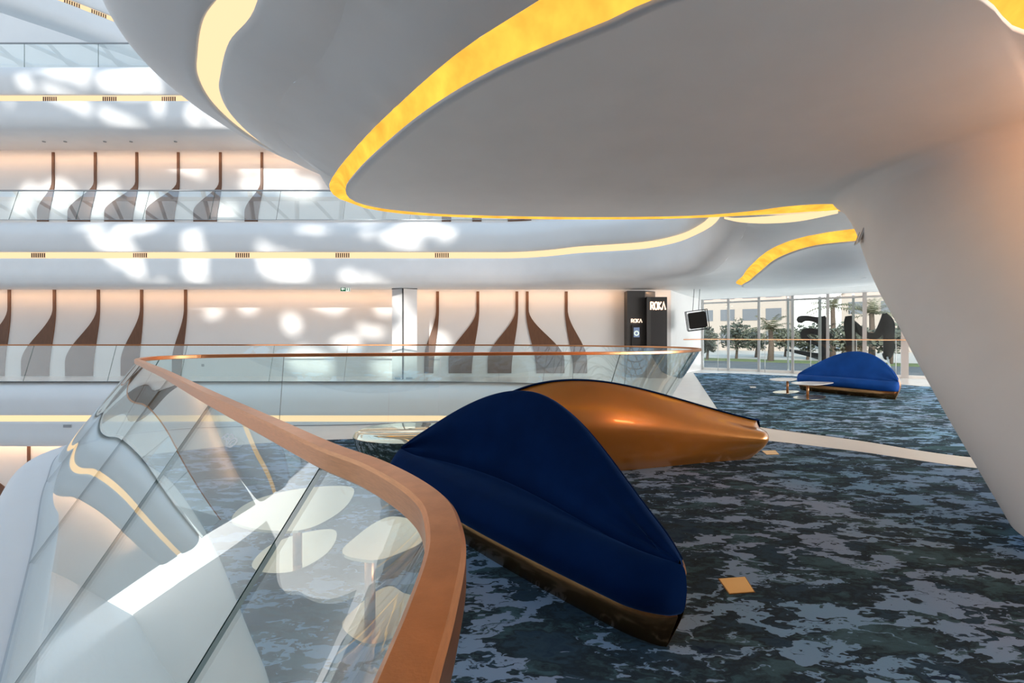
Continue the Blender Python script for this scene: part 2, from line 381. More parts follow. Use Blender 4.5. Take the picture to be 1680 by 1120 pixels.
# soffit of the level above: void edge, far walls, two oval openings
WIN_A, WIN_B = Vector((8.5, 20.4, 0)), Vector((22.0, 10.3, 0))
def fill_surface(name, outer, holes, step, mat, label, cat, flat=None):
    bm = bmesh.new(); loops = [outer] + holes; edges = []; zs = []
    for lp in loops:
        vs = [bm.verts.new((p.x, p.y, 0)) for p in lp]; zs += [(p.x, p.y, p.z) for p in lp]
        edges += [bm.edges.new((vs[i], vs[(i+1) % len(vs)])) for i in range(len(vs))]
    bmesh.ops.triangle_fill(bm, edges=edges, use_beauty=True)
    # remove faces inside the holes
    for f in list(bm.faces):
        c = f.calc_center_median()
        if any(inside(h, c.x, c.y) for h in holes) or not inside(outer, c.x, c.y): bm.faces.remove(f)
    if flat is None:
        xs = [p.x for p in outer]; ys = [p.y for p in outer]
        for lo_, hi_, n in ((max(min(xs), -8), min(max(xs), 16), Vector((1, 0, 0))), (max(min(ys), -2), max(ys), Vector((0, 1, 0)))):
            v = lo_ + step*.5
            while v < hi_:
                bmesh.ops.bisect_plane(bm, geom=bm.verts[:] + bm.edges[:] + bm.faces[:], plane_co=n*v, plane_no=n, dist=1e-5); v += step
        # height field: membrane stretched between the boundary heights
        import numpy as np
        gx0, gy0, gs = -9.0, -9.5, .1; nx_, ny_ = 315, 305
        Z = np.full((nx_, ny_), 3.5); fix = np.zeros((nx_, ny_), bool); cnt = np.zeros((nx_, ny_)); acc_ = np.zeros((nx_, ny_))
        for lp in loops:
            for a_, b_ in zip(lp, lp[1:] + lp[:1]):
                m_ = max(2, int((b_ - a_).length/.04))
                for q in range(m_):
                    p = a_.lerp(b_, q/m_); ii, jj = int(round((p.x - gx0)/gs)), int(round((p.y - gy0)/gs))
                    if 0 <= ii < nx_ and 0 <= jj < ny_: acc_[ii, jj] += p.z; cnt[ii, jj] += 1
        fix = cnt > 0; Z[fix] = acc_[fix]/cnt[fix]
        for st_ in (16, 8, 4, 2, 1):
            for _ in range(500 if st_ > 1 else 900):
                P_ = np.pad(Z, st_, mode='edge'); A_ = (P_[:-2*st_, st_:-st_] + P_[2*st_:, st_:-st_] + P_[st_:-st_, :-2*st_] + P_[st_:-st_, 2*st_:])/4
                Z = np.where(fix, Z, A_)
        bset = {(round(x, 4), round(y, 4)): z for x, y, z in zs}
        for v in bm.verts:
            k_ = (round(v.co.x, 4), round(v.co.y, 4))
            if k_ in bset: v.co.z = bset[k_]; continue
            fx = min(max((v.co.x - gx0)/gs, 0), nx_ - 1.01); fy = min(max((v.co.y - gy0)/gs, 0), ny_ - 1.01); ii, jj = int(fx), int(fy); fx -= ii; fy -= jj
            v.co.z = float(Z[ii, jj]*(1-fx)*(1-fy) + Z[ii+1, jj]*fx*(1-fy) + Z[ii, jj+1]*(1-fx)*fy + Z[ii+1, jj+1]*fx*fy)
    else:
        for v in bm.verts: v.co.z = flat
    bmesh.ops.recalc_face_normals(bm, faces=bm.faces[:])
    return tag(bmobj(name, bm, mat, None, flat is None), label, cat, kind='structure')
ro_hole = resample(ring_out, 110, True); r2_hole = resample(r2o, 60, True)
outer = list(inner_edge) + [Vector((22, -9, 3.6)), Vector((22, 0, 3.4)), Vector((22, 10.3, 3.15))] + [Vector((22, 10.3, 0)).lerp(WIN_A, k/8) + Vector((0, 0, 3.12)) for k in range(1, 9)] + \
        [Vector((6.6, 18, 3.18)), Vector((5.9, WALL_Y, 3.2))] + [Vector((5 - k*2.5, WALL_Y, 3.22)) for k in range(0, 15)]
fill_surface('ceiling', outer, [ro_hole, r2_hole], .32, M['soffit'], 'pale grey ceiling sweeping from the void edge to the far window', 'ceiling')
# ceiling of the level above across the void, and its floors
def quad(name, a, b, c, d, mat, label, cat):
    return tag(mesh(name, [a, b, c, d], [(0, 1, 2, 3)], mat, smooth=False), label, cat, kind='structure')
quad('ceiling_upper', (-34, 15.5, F3-2.2), (12, 15.5, F3-2.2), (12, WALL_Y, F3-2.1), (-34, WALL_Y, F3-2.1), M['white'], 'pale ceiling over the middle gallery across the void', 'ceiling')
quad('floor_upper', (-30, 15.3, F2-.01), (8, 15.3, F2-.01), (8, WALL_Y, F2-.01), (-30, WALL_Y, F2-.01), M['stone'], 'white floor of the gallery one level up across the void', 'floor')
quad('floor_top', (-34, 15.3, F3-.01), (12, 15.3, F3-.01), (12, 24, F3-.01), (-34, 24, F3-.01), M['stone'], 'white floor of the topmost gallery', 'floor')
quad('floor_lower', (-40, -9, -5.3), (12, -9, -5.3), (12, WALL_Y, -5.3), (-40, WALL_Y, -5.3), M['stone'], 'pale floor at the bottom of the void', 'floor')
# ------------------------------------------------------------------ walls across the void
def wall(name, x0, x1, z0, z1, y, label):
    bm = bmesh.new(); box_bm(bm, (x0, y, z0), (x1, y + .15, z1))
    return tag(bmobj(name, bm, M['wall']), label, 'wall', kind='structure')
wall('wall_far', -34, 5.9, -.0, 3.22, WALL_Y, 'white far wall of this floor across the void, with brown leaf slots')
wall('wall_upper', -34, 9, F2-.01, F3-2.1, WALL_Y, 'white gallery wall one level up, with slim brown slots')
wall('wall_lower', -34, 9, -5.3, -2.1, WALL_Y, 'warm white wall of the floor below, at far left')
wall('wall_top', -34, 12, F3-.01, 17, 21.5, 'white wall of the topmost gallery at upper left')

# ------------------------------------------------------------------ balustrade and our floor edge
pairs = [((-30, 15.35), (-30, 15.0)), ((-15, 15.35), (-15, 15.0)), ((-6, 15.33), (-6, 14.97)), ((-1, 15.2), (-1.05, 14.83)), ((1.2, 14.7), (1.1, 14.3)), ((2.9, 13.6), (2.75, 13.3)), ((4.0, 12.7), (3.6, 12.3)), ((4.45, 11.6), (3.85, 11.4)),
         ((4.3, 10.4), (3.6, 10.45)), ((3.79, 9.5), (3.15, 9.75)), ((2.97, 8.65), (2.55, 9.1)), ((1.72, 8.12), (1.5, 8.55)), ((0, 7.9), (-.1, 8.2)), ((-2.4, 7.5), (-2.5, 7.7)), ((-4.0, 7.2), (-4.3, 7.55)), ((-4.75, 6.85), (-5.4, 7.3)),
         ((-4.95, 6.35), (-5.95, 6.75)), ((-4.68, 5.7), (-5.85, 6.0)), ((-4.1, 5.05), (-4.75, 4.65)), ((-2.85, 3.73), (-3.39, 3.23)), ((-1.46, 2.22), (-2.03, 1.78)), ((-.784, 1.5), (-1.36, 1.06)), ((-.453, 1.148), (-1.08, .75)),
         ((-.315, 1.02), (-1.0, .62)), ((-.19, .87), (-.92, .52)), ((-.13, .77), (-.88, .45)), ((-.102, .68), (-.86, .40)), ((-.088, .6), (-.85, .35)), ((-.085, .466), (-.84, .27)), ((-.088, .367), (-.83, .2)),
         ((-.095, 0), (-.83, -.1)), ((-.11, -1), (-.83, -1.05)), ((-.2, -3), (-.9, -3)), ((-.2, -9), (-.9, -9))]
SUB = 12
RAILZ = 1.22
rail_c = catmull([(a[0], a[1], RAILZ) for a, b in pairs], SUB)
base_c = catmull([(b[0], b[1], 0) for a, b in pairs], SUB)
def balustrade(name, label, r, b, seams, gmat, rail_w=.055, rail_h=.055, root_loc=None, railmat=None, group=None):
    """handrail, base channel and leaning glass panels between the given station indices"""
    root = empty(name, tuple(b[len(b)//2]) if root_loc is None else root_loc); tag(root, label, 'balustrade', group)
    nm = normals2(r)
    rows = []
    for p, n in zip(r, nm):
        w, h = rail_w/2, rail_h; e = rail_w*.12
        sec = [(-w+e, 0), (-w, -e), (-w, -h+e), (-w+e, -h), (w-e, -h), (w, -h+e), (w, -e), (w-e, 0)]
        rows.append([p + n*u + Vector((0, 0, v)) for u, v in sec])
    o = loft('handrail', rows, railmat or M['copper'], root, closed_v=True, smooth=False)
    nb = normals2(b)
    rows = [[p - n*.012, p - n*.012 + Vector((0, 0, .012)), p + n*.012 + Vector((0, 0, .012)), p + n*.012] for p, n in zip(b, nb)]
    loft('base_channel', rows, M['channel'], root, smooth=False)
    for i0, i1 in zip(seams, seams[1:]):
        vs, fs, mi = [], [], []; idx = list(range(i0, i1 + 1)); m = len(idx); K = 5
        T_, B_, NN = [], [], []
        for k, i in enumerate(idx):
            top = r[i] - Vector((0, 0, rail_h*.7)); bot = b[i] + Vector((0, 0, .01))
            if k == 0 or k == m - 1:     # joint gap
                jj = idx[1] if k == 0 else idx[-2]
                dt = (r[jj] - r[i]).normalized()*.003; top = top + dt; bot = bot + dt
            T_.append(top); B_.append(bot); NN.append((nm[i] + nb[i]).normalized()*.007)
        def sheet(rows_, flip, mat_i):
            o_ = len(vs); w_ = len(rows_[0])
            for rw_ in rows_: vs.extend(rw_)
            for f_ in grid_faces(len(rows_), w_, flip=flip): fs.append(tuple(o_ + q_ for q_ in f_)); mi.append(mat_i)
        for sg in (1, -1):
            sheet([[T_[k].lerp(B_[k], q/(K-1)) + NN[k]*sg for q in range(K)] for k in range(m)], sg < 0, 0)
        sheet([[T_[k] + NN[k], T_[k] - NN[k]] for k in range(m)], True, 1); sheet([[B_[k] + NN[k], B_[k] - NN[k]] for k in range(m)], False, 1)
        for k, fl in ((0, False), (m-1, True)): sheet([[T_[k] + NN[k], T_[k] - NN[k]], [B_[k] + NN[k], B_[k] - NN[k]]], fl, 1)
        mesh('glass_panel', vs, fs, [gmat, M['edge']], root, True, mi)
    return root
def station(x, y):
    return min(range(len(rail_c)), key=lambda i: (rail_c[i].x - x)**2 + (rail_c[i].y - y)**2)
i_tip = station(4.4, 11.2)
# near balustrade: from the far right tip, along the void, round the left corner to beside the camera
s_near = [i_tip] + [station(*q) for q in ((3.79, 9.5), (2.0, 8.2), (.6, 7.97), (-1.2, 7.7), (-2.05, 7.56), (-3.6, 7.3), (-4.95, 6.4), (-4.1, 5.05), (-2.66, 3.5), (-1.46, 2.22), (-.47, 1.16), (-.112, .50), (-.115, -.1), (-.15, -2), (-.2, -6))]
sn0, sn1 = s_near[0], s_near[-1]
near_bal = balustrade('glass_balustrade', 'near leaning glass balustrade with wide copper handrail curving past the navy sofa', rail_c[sn0:sn1+1], base_c[sn0:sn1+1], [i - sn0 for i in s_near], M['glass'], root_loc=(-2.03, 1.78, 0))
s_far = sorted(set([0] + [station(x, 15.2) for x in (-24, -20, -16, -13.4, -10.8, -8.2, -5.6, -3.0, -.4)] + [station(1.9, 14.2), station(3.4, 13.2), i_tip]))
balustrade('glass_balustrade', 'upright glass balustrade with thin copper rail on this floor, across the void', rail_c[:i_tip+1], base_c[:i_tip+1], s_far, M['glassfar'], .05, .045, root_loc=(-6, 15.2, 0))
up_r = [Vector((p.x, p.y, F2+1.09)) for p in [q + n*-.5 for q, n in zip(nose_path, normals2(nose_path)) if q.y > 12.5 and q.x < 4.3]]
up_b = [Vector((p.x, p.y, F2)) for p in up_r]
def seams_by(pts, d):
    out = [0]; acc = 0
    for i in range(1, len(pts)):
        acc += (pts[i] - pts[i-1]).length
        if acc >= d: out.append(i); acc = 0
    if out[-1] != len(pts)-1: out.append(len(pts)-1)
    return out
up_r = resample(up_r, 160); up_b = [Vector((p.x, p.y, F2)) + n_*.3 for p, n_ in zip(up_r, normals2(up_r))]
balustrade('glass_balustrade', 'glass balustrade with thin grey rail one floor up, before the slim brown slots', up_r, up_b, seams_by(up_r, 2.0), M['glassfar'], .05, .04, root_loc=(-6, 15.4, F2), railmat=M['grey'])
t_r = [Vector((-34 + .5*i, 15.4, F3+.92)) for i in range(80)]; t_b = [Vector((p.x, p.y, F3)) for p in t_r]
balustrade('glass_balustrade', 'glass balustrade of the topmost balcony at upper left', t_r, t_b, seams_by(t_r, 2.4), M['glassfar'], .05, .04, root_loc=(-12, 15.4, F3), railmat=M['grey'])
# edge of our own floor
Q_OPP = [(u + .12, z) for u, z in P_OPP]
Q_OWN = [(-.05, 0), (.15, -.003), (.27, -.03), (.35, -.12), (.38, -.40), (.34, -.8), (.25, -1.08), (.22, -1.1), (.20, -1.3), (.22, -1.32), (.2, -1.5), (.1, -1.65), (0, -1.75), (-.3, -1.85), (-.6, -1.9)]
bs = base_c[::2]
upf, stf, lof = sweep_edge(bs, Q_OPP, Q_OWN, lambda p: 1 - smooth01((p.y - 11) / 3), -.002)
tag(loft('floor_edge', upf, M['white']), 'rounded white slab edge of this floor around the void', 'floor', kind='structure')
tag(loft('floor_underside', lof, M['white']), 'white lower slab face of this floor around the void', 'floor', kind='structure')
tag(loft('cove_light', stf, M['cove']), 'peach light strip on the slab edge below this floor, across the void', 'cove light')
outer_f = [p.copy() for p in base_c[::2]] + [Vector((22, -9, 0)), Vector((22, 10.3, 0)), WIN_A.copy(), Vector((5.9, WALL_Y, 0)), Vector((-30, WALL_Y, 0))]
fill_surface('floor', outer_f, [], 1, M['stone'], 'white stone floor bordering the void and both carpets', 'floor', flat=0.0)
def slab(name, pts, z0, z1, mat, label, cat, kind='structure'):
    bm = bmesh.new(); prism_pts(bm, [Vector((p[0], p[1], z0)) for p in pts], (0, 0, z1 - z0))
    return tag(bmobj(name, bm, mat), label, cat, kind=kind)
c1 = catmull([(-.45, .9, 0), (-.75, 1.5, 0), FL(442, 1120), FL(409, 1037), FL(345, 885), FL(277, 786), FL(232, 752), FL(243, 748), FL(300, 741), FL(420, 729), FL(560, 722), (0, 6.8, 0), (2.1, 6.95, 0), FL(1235, 722), FL(1400, 741), FL(1588, 768), (7, 4.2, 0), (9.5, 3, 0)], 5) + \
     [Vector((9.5, -6, 0)), Vector((-.3, -6, 0)), Vector((-.32, 0, 0))]
slab('floor_carpet', c1, .001, .014, M['carpet'], 'dark blue camouflage carpet under the near sofas', 'carpet')
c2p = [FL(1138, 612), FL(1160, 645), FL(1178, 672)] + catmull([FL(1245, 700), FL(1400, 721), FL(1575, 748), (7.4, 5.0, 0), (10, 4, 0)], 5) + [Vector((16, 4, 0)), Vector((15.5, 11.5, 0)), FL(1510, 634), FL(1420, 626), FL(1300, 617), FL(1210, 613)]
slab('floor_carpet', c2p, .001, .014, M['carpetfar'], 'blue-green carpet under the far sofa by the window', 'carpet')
slab('trim_1', catmull([FL(1178, 673), FL(1245, 701), FL(1400, 722), FL(1575, 749), (7.3, 4.9, 0)], 5) + catmull([(7, 4.25, 0), FL(1588, 767), FL(1400, 740), FL(1235, 721), FL(1190, 716)], 5), .001, .008, M['cream'], 'cream stone path crossing between the two carpets', 'path')

# ------------------------------------------------------------------ brown leaf slots in the walls
ORD = ['first', 'second', 'third', 'fourth', 'fifth', 'sixth', 'seventh']
def leaf_slot(x_top, yt, yb, xl, xr, wtop, kink, label, group, sub=.035):
    """x_top: centre of the slim top, xl..xr: foot, all photo pixels on the wall plane"""
    L, R = [], []
    for k in range(25):
        f = k/24; y = yt + (yb - yt)*f
        g = smooth01((f - kink)/(0.84 - kink)) if f > kink else 0
        gr = smooth01((f - kink)/(1.0 - kink)) if f > kink else 0
        L.append((x_top - wtop/2)*(1-g) + xl*g if xl < x_top else (x_top - wtop/2)*(1-gr) + xl*gr)
        R.append((x_top + wtop/2)*(1-gr) + xr*gr if xl < x_top else (x_top + wtop/2)*(1-g) + xr*g)
    ys = [yt + (yb - yt)*k/24 for k in range(25)]
    pts = [AT(x, y, WALL_Y - .002) for x, y in zip(L, ys)] + [AT(x, y, WALL_Y - .002) for x, y in reversed(list(zip(R, ys)))]
    o = prism('wall_slot', pts, (0, -sub, 0), M['wood'])
    return tag(o, label, 'wall slot', group)
lowL = [(16, -40, 8), (90, 36, 81), (162, 108, 153), (233, 199, 228), (305, 283, 298)]
for k, (xt, xl, xr) in enumerate(lowL):
    leaf_slot(xt, 474, 616.5, xl, xr, 4.5, .22, ORD[k] + ' brown leaf slot from the left on the far wall of this floor', 'brown slots left of the pillar')
lowR = [(718, 696, 711, 'slim brown leaf slot just right of the square white pillar'), (784, 736, 774, 'wide brown leaf slot, second right of the square white pillar'), (848, 800, 839, 'brown leaf slot sweeping left, of the back-to-back pair beside the dark restaurant front'),
        (865, 880, 926, 'brown leaf slot sweeping right, of the back-to-back pair beside the dark restaurant front'), (929, 940, 963, 'slim brown leaf slot nearest the dark restaurant front')]
for xt, xl, xr, lb in lowR:
    leaf_slot(xt, 478, 612, xl, xr, 4.5, .22, lb, 'brown slots right of the pillar')
upS = [(88, 62, 80), (157, 112, 148), (225, 172, 218), (293, 240, 286), (362, 318, 356), (430, 402, 423)]
for k, (xt, xl, xr) in enumerate(upS):
    leaf_slot(xt, 250, 366, xl, xr, 4, .42, ORD[k] + ' brown slot from the left on the gallery wall one floor up', 'brown slots of the upper gallery')
for k, (xt, xl, xr) in enumerate([(745, 725, 740), (795, 775, 790), (850, 833, 872)]):
    leaf_slot(xt, 250, 366, xl, xr, 4, .42, ['grey slot foot showing under the oval cove, leftmost', 'grey slot foot showing under the oval cove, middle one', 'grey slot foot showing under the oval cove, widest and rightmost'][k], 'upper slots under the cove')
leaf_slot(48, 722, 865, 92, 130, 4.5, .3, 'slim brown slot on the warm wall of the floor below', 'brown slots of the floor below')
leaf_slot(-45, 722, 865, 2, 45, 4.5, .15, 'wide brown slot at the left edge on the floor below', 'brown slots of the floor below')

# vertical panel joints are grooves in the wall face
def joint(x, y0, y1):
    a, b = AT(x, y0, WALL_Y), AT(x, y1, WALL_Y)
    return (a.x, b.z, a.z)

# ------------------------------------------------------------------ vents in the light strips
def vent(p, ax, label, group, w=.48, h=.13):
    """seven-slot grille lying on the strip at p, long axis ax"""
    root = empty('air_vent', tuple(p)); tag(root, label, 'vent', group)
    ax = Vector(ax).normalized(); nrm = Vector((ax.y, -ax.x, 0))
    bm = bmesh.new()
    for k in range(7):
        c = p + ax*(w*(k - 3)/7); hw = w/7*.27
        q = [c - ax*hw - Vector((0, 0, h/2)), c + ax*hw - Vector((0, 0, h/2)), c + ax*hw + Vector((0, 0, h/2)), c - ax*hw + Vector((0, 0, h/2))]
        prism_pts(bm, q, nrm*.012)
    bmobj('slots', bm, M['vent'], root)
    bm = bmesh.new()
    for s in (-1, 1):
        c = p + Vector((0, 0, s*(h/2 + .008)))
        prism_pts(bm, [c - ax*w/2 - Vector((0, 0, .005)), c + ax*w/2 - Vector((0, 0, .005)), c + ax*w/2 + Vector((0, 0, .005)), c - ax*w/2 + Vector((0, 0, .005))], nrm*.008)
    bmobj('vent_frame', bm, M['grey'], root)
VY = 14.955
for k, x in enumerate((63, 230, 398, 562, 725)):
    p = AT(x, 418, VY); p.z = F2 - 1.2
    vent(p, (1, 0, 0), ORD[k] + ' slotted vent from the left in the light strip one floor up', 'vents in the strip one floor up')
for k, x in enumerate((82, 180, 277)):
    p = AT(x, 161, VY); p.z = F3 - 1.22
    vent(p, (1, 0, 0), ORD[k] + ' slotted vent from the left in the topmost balcony strip', 'vents in the topmost strip')
# curved fascia of the floor above the topmost one, crossing the corner
p4 = catmull([(-26, 10, 0), (-21, 14.2, 0), (-18.6, 16.6, 0), (-17.3, 17.9, 0), (-16.2, 19.1, 0), (-14, 21.3, 0), (-10, 25, 0)], 6)
up4, st4, lo4 = sweep_edge(p4, P_OPP, P_OPP, lambda p: 0, 15.8)
tag(loft('balcony_edge', up4, M['white']), 'slanting white balcony edge in the top left corner', 'balcony', kind='structure')
tag(loft('balcony_underside', lo4, M['white']), 'white lower face of the slanting balcony in the top left corner', 'balcony', kind='structure')
tag(loft('cove_light', st4, M['cove']), 'slanting peach light strip in the top left corner', 'cove light')
for k, (x, y) in enumerate(((124, 7), (166, 24), (202, 40))):
    q = FL(x, y, 15.8 - 1.2)
    j = min(range(len(p4)), key=lambda i: (p4[i].x-q.x)**2 + (p4[i].y-q.y)**2)
    t = (p4[min(j+1, len(p4)-1)] - p4[j-1]).normalized(); n = Vector((t.y, -t.x, 0))
    pp = p4[j] + n*-.055; vent(Vector((pp.x, pp.y, 15.8-1.2)), t, ['upper', 'middle', 'lower'][k] + ' slotted vent in the slanting top left light strip', 'vents in the slanting strip')

# ------------------------------------------------------------------ pillar, exit sign, restaurant front
pil = AT(661, 560, 15.75); px, py = pil.x, pil.y
hd = .44
dia = [Vector((px - hd, py + hd*.55, 0)), Vector((px, py, 0)), Vector((px + hd, py + hd*.55, 0)), Vector((px, py + hd*1.1, 0))]
pr = empty('pillar', (px, py + .25, 0)); tag(pr, 'square white pillar turned cornerwise before the far wall', 'pillar', kind='structure')
prism('shaft', [p + Vector((0, 0, .0)) for p in dia], (0, 0, 3.14), M['wall'], pr)
cc = (dia[0] + dia[2])/2
prism('cap_band', [cc + (p - cc)*1.02 + Vector((0, 0, 3.14)) for p in dia], (0, 0, .07), M['dark'], pr)
box('corner_strip', (px - .022, py - .03, 0), (px + .022, py + .02, 3.14), M['dark'], pr)
box('skirting', (px - .3, py + .05, .0), (px + .3, py + .3, .06), M['grey'], pr)
# exit sign
ex = AT(566, 474, 15.6); er = empty('exit_sign', tuple(ex)); tag(er, 'small green and white exit sign hanging above the far balustrade', 'exit sign')
s = 15.6/FPX
def ez(x0, y0, x1, y1, d, name, mat):
    a = AT(x0, y0, 15.6); b = AT(x1, y1, 15.6)
    return box(name, (a.x, ex.y - d - .008, b.z), (b.x, ex.y - d, a.z), mat, er)
ez(558.5, 470, 574.5, 478, 0, 'plate', M['exitlit'])
ez(559, 470.5, 567.6, 477.6, .009, 'green_field', M['green'])
a = AT(563, 474, 15.6); bm = bmesh.new(); yy = ex.y - .027
prism_pts(bm, [Vector((a.x + dx*s, yy, a.z + dz*s)) for dx, dz in ((-3, 0), (-.3, 2.6), (-.3, 1), (3, 1), (3, -1), (-.3, -1), (-.3, -2.6))], (0, .009, 0)); bmobj('arrow', bm, M['exitlit'], er)
ez(572.8, 470.6, 573.8, 477.5, .009, 'door_mark', M['green'])
ez(569.4, 472.5, 570.6, 476.5, .009, 'figure_mark', M['green'])
for xx in (560, 573): 
    q = AT(xx, 470, 15.6); tube('hanger', [(q.x, ex.y, q.z), (q.x, ex.y, 3.2)], .006, M['grey'], er, 6)
# dark restaurant front
RY = 16.45
a = AT(1029, 477, RY); b = AT(1074, 477, RY)
fr = tag(empty('restaurant_facade', ((a.x + b.x)/2, RY, 0)), 'dark grey restaurant front beside the white far wall', 'shopfront')
bm = bmesh.new(); prism_pts(bm, [Vector((a.x, RY, 0)), Vector((b.x - .35, RY, 0)), Vector((b.x + .1, RY + .25, 0)), Vector((b.x + .1, WALL_Y - .004, 0)), Vector((a.x, WALL_Y - .004, 0))], (0, 0, 3.13)); bmobj('dark_wall', bm, M['dark'], fr)
PY = 16.2
c = AT(1062, 487, PY); d = AT(1094.5, 487, PY)
box('entrance_portal', (c.x, PY, 0), (d.x, PY + .6, c.z), M['black'], fr)
box('portal_side', (c.x - .02, PY - .01, 0), (c.x + .12, PY - .001, c.z - .02), M['dark'], fr)
LET = {'R': [[(0, 0), (0, 1)], [(0, .97), (.45, .93), (.5, .72), (.42, .55), (0, .5)], [(.2, .5), (.58, 0)]],
       'O': [[(.3 + .3*math.cos(2*PI*k/16), .5 + .47*math.sin(2*PI*k/16)) for k in range(17)]],
       'K': [[(0, 0), (0, 1)], [(.55, 1), (.04, .48), (.6, 0)]], 'A': [[(0, 0), (.33, 1), (.66, 0)]]}
def word(name, label, x0, x1, ybase, ytop, Y, parent_cat, thick):
    root = empty(name, tuple(AT((x0+x1)/2, ybase, Y))); tag(root, label, parent_cat)
    A0 = AT(x0, ybase, Y); A1 = AT(x1, ytop, Y); W_ = A1.x - A0.x; H_ = A1.z - A0.z
    offs = [0, .25, .53, .76]; cw = [.2, .22, .2, .24]; nm_ = 'ROKA'
    for ch, of, w in zip(nm_, offs, cw):
        bm = bmesh.new(); mx = max(p[0] for st_ in LET[ch] for p in st_)
        for st_ in LET[ch]:
            pts = [Vector((A0.x + W_*(of + w*px_/mx), Y - .03, A0.z + H_*py_)) for px_, py_ in st_]
            n = len(pts); nn = []
            for i in range(n):
                t = (pts[min(i+1, n-1)] - pts[max(i-1, 0)]).normalized(); nn.append(Vector((-t.z, 0, t.x))*thick)
            poly = [p + q for p, q in zip(pts, nn)], [p - q for p, q in zip(pts, nn)]
            for i in range(n - 1): prism_pts(bm, [poly[0][i], poly[0][i+1], poly[1][i+1], poly[1][i]], (0, .025, 0))
        bmobj('letter', bm, M['letter'], root)
    return root
word('restaurant_sign', 'large glowing restaurant name at the top of the black portal', 1067.5, 1091.5, 508, 495, PY - .003, 'sign', .022)
word('restaurant_sign', 'small glowing restaurant name above the menu screen', 1035.5, 1053, 529, 523, RY - .003, 'sign', .011)
sc = empty('menu_screen', tuple(AT(1043.5, 560, RY))); tag(sc, 'black menu screen with a lit picture below the small glowing name', 'screen')
q0, q1 = AT(1036, 533, RY), AT(1051.5, 566, RY)
box('screen_housing', (q0.x, RY - .05, 0), (q1.x, RY - .002, q0.z), M['black'], sc)
q0, q1 = AT(1039, 537, RY), AT(1048.5, 553, RY)
pic = box('picture', (q0.x, RY - .056, q1.z), (q1.x, RY - .051, q0.z), M['screen'], sc)
mc = AT(1043.6, 546.5, RY); bm = bmesh.new()
for k in range(20):
    a0, a1 = 2*PI*k/20, 2*PI*(k+1)/20
    prism_pts(bm, [Vector((mc.x + r_*math.cos(t_), RY - .062, mc.z + r_*math.sin(t_))) for r_, t_ in ((.05, a0), (.095, a0), (.095, a1), (.05, a1))], (0, .005, 0))
pi_ = bmobj('plate_image', bm, M['exitlit'], sc); pi_.parent = pic; pi_.matrix_parent_inverse.identity()
# wall to the window corner
wv = [Vector((5.9, WALL_Y, 0)), Vector((6.35, 17.6, 0)), Vector((7.1, 18.6, 0)), WIN_A]
bm = bmesh.new()
for p, q in zip(wv, wv[1:]):
    n = (q - p); n = Vector((n.y, -n.x, 0)).normalized()
    prism_pts(bm, [p, q, q - n*.15, p - n*.15], (0, 0, 3.2))
tag(bmobj('wall_corner', bm, M['wall']), 'white wall between the restaurant front and the far window', 'wall', kind='structure')

# hanging loudspeaker
sp = AT(1143.5, 525, 16.5); sr = empty('loudspeaker', tuple(sp)); tag(sr, 'black loudspeaker in a wire frame hanging by the far window', 'speaker')
RT = Matrix.Translation(sp) @ Matrix.Rotation(math.radians(-8), 4, 'Y') @ Matrix.Rotation(math.radians(-18), 4, 'Z')
h = .29
box('cabinet', (-h, -h, -h), (h, h, h), M['black'], sr, RT, .03)
bm = bmesh.new(); f = h + .06
cs = [Vector((x, y, z)) for x in (-f, f) for y in (-f, f) for z in (-f, f)]
for i in range(8):
    for j in range(i+1, 8):
        if (cs[i] - cs[j]).length < 2*f + .01: tube_bm(bm, [RT @ cs[i], RT @ cs[j]], .014, 6)
bmobj('wire_frame', bm, M['black'], sr)
for dx in (-.1, .1): tube('hanger', [RT @ Vector((dx, 0, f)), (sp.x + dx, sp.y, 3.2)], .012, M['grey'], sr, 6)

# ------------------------------------------------------------------ far window
wd = (WIN_B - WIN_A); WL = wd.length; wu = wd.normalized(); wn = Vector((-wu.y, wu.x, 0))   # outward normal
wr = empty('window_1', tuple(WIN_A)); tag(wr, 'long floor to ceiling window with slim mullions at the far right', 'window', kind='structure')
def along(xpx, off=0.0):
    d = ONPLANE(xpx, 551, WIN_A + wn*off, wn); return d
def mullion(xpx, w, off, z1=3.12):
    p = along(xpx, off); bm = bmesh.new()
    prism_pts(bm, [Vector((p.x, p.y, 0)) + wu*sx*w/2 + wn*sy*.05 for sx, sy in ((-1, -1), (1, -1), (1, 1), (-1, 1))], (0, 0, z1))
    bmobj('mullion', bm, M['steel'], wr)
for x, w, o in ((1153, .08, 0), (1195, .09, 0), (1245, .09, 0), (1293, .06, .25), (1300.5, .09, 0), (1345, .10, .25), (1358, .10, 0), (1400, .08, .25), (1418.5, .13, 0), (1481, .10, 0), (1487, .12, .0), (1560, .1, 0)): mullion(x, w, o)
def winbar(name, z0, z1, off, t, mat):
    bm = bmesh.new(); prism_pts(bm, [WIN_A + wn*(off-t), WIN_B + wn*(off-t), WIN_B + wn*(off+t), WIN_A + wn*(off+t)], (0, 0, z1 - z0)); bmesh.ops.translate(bm, vec=(0, 0, z0), verts=bm.verts[:]); return bmobj(name, bm, mat, wr)
winbar('head_rail', 2.93, 3.0, .05, .05, M['steel']); winbar('sill', 0, .10, .05, .08, M['stone'])
winbar('pane', .10, 2.93, .12, .006, M['pane'])
hr = empty('guard_rail', tuple(WIN_A)); tag(hr, 'thin copper guard rail running across the far window', 'rail')
ra = AT(1096, 557, 17.6); pts = [ra, WIN_A + Vector((.35, -.35, 1.36)), WIN_B - wn*.3 + Vector((0, 0, 1.36))]
tube('rail', pts, .02, M['copper'], hr, 8)
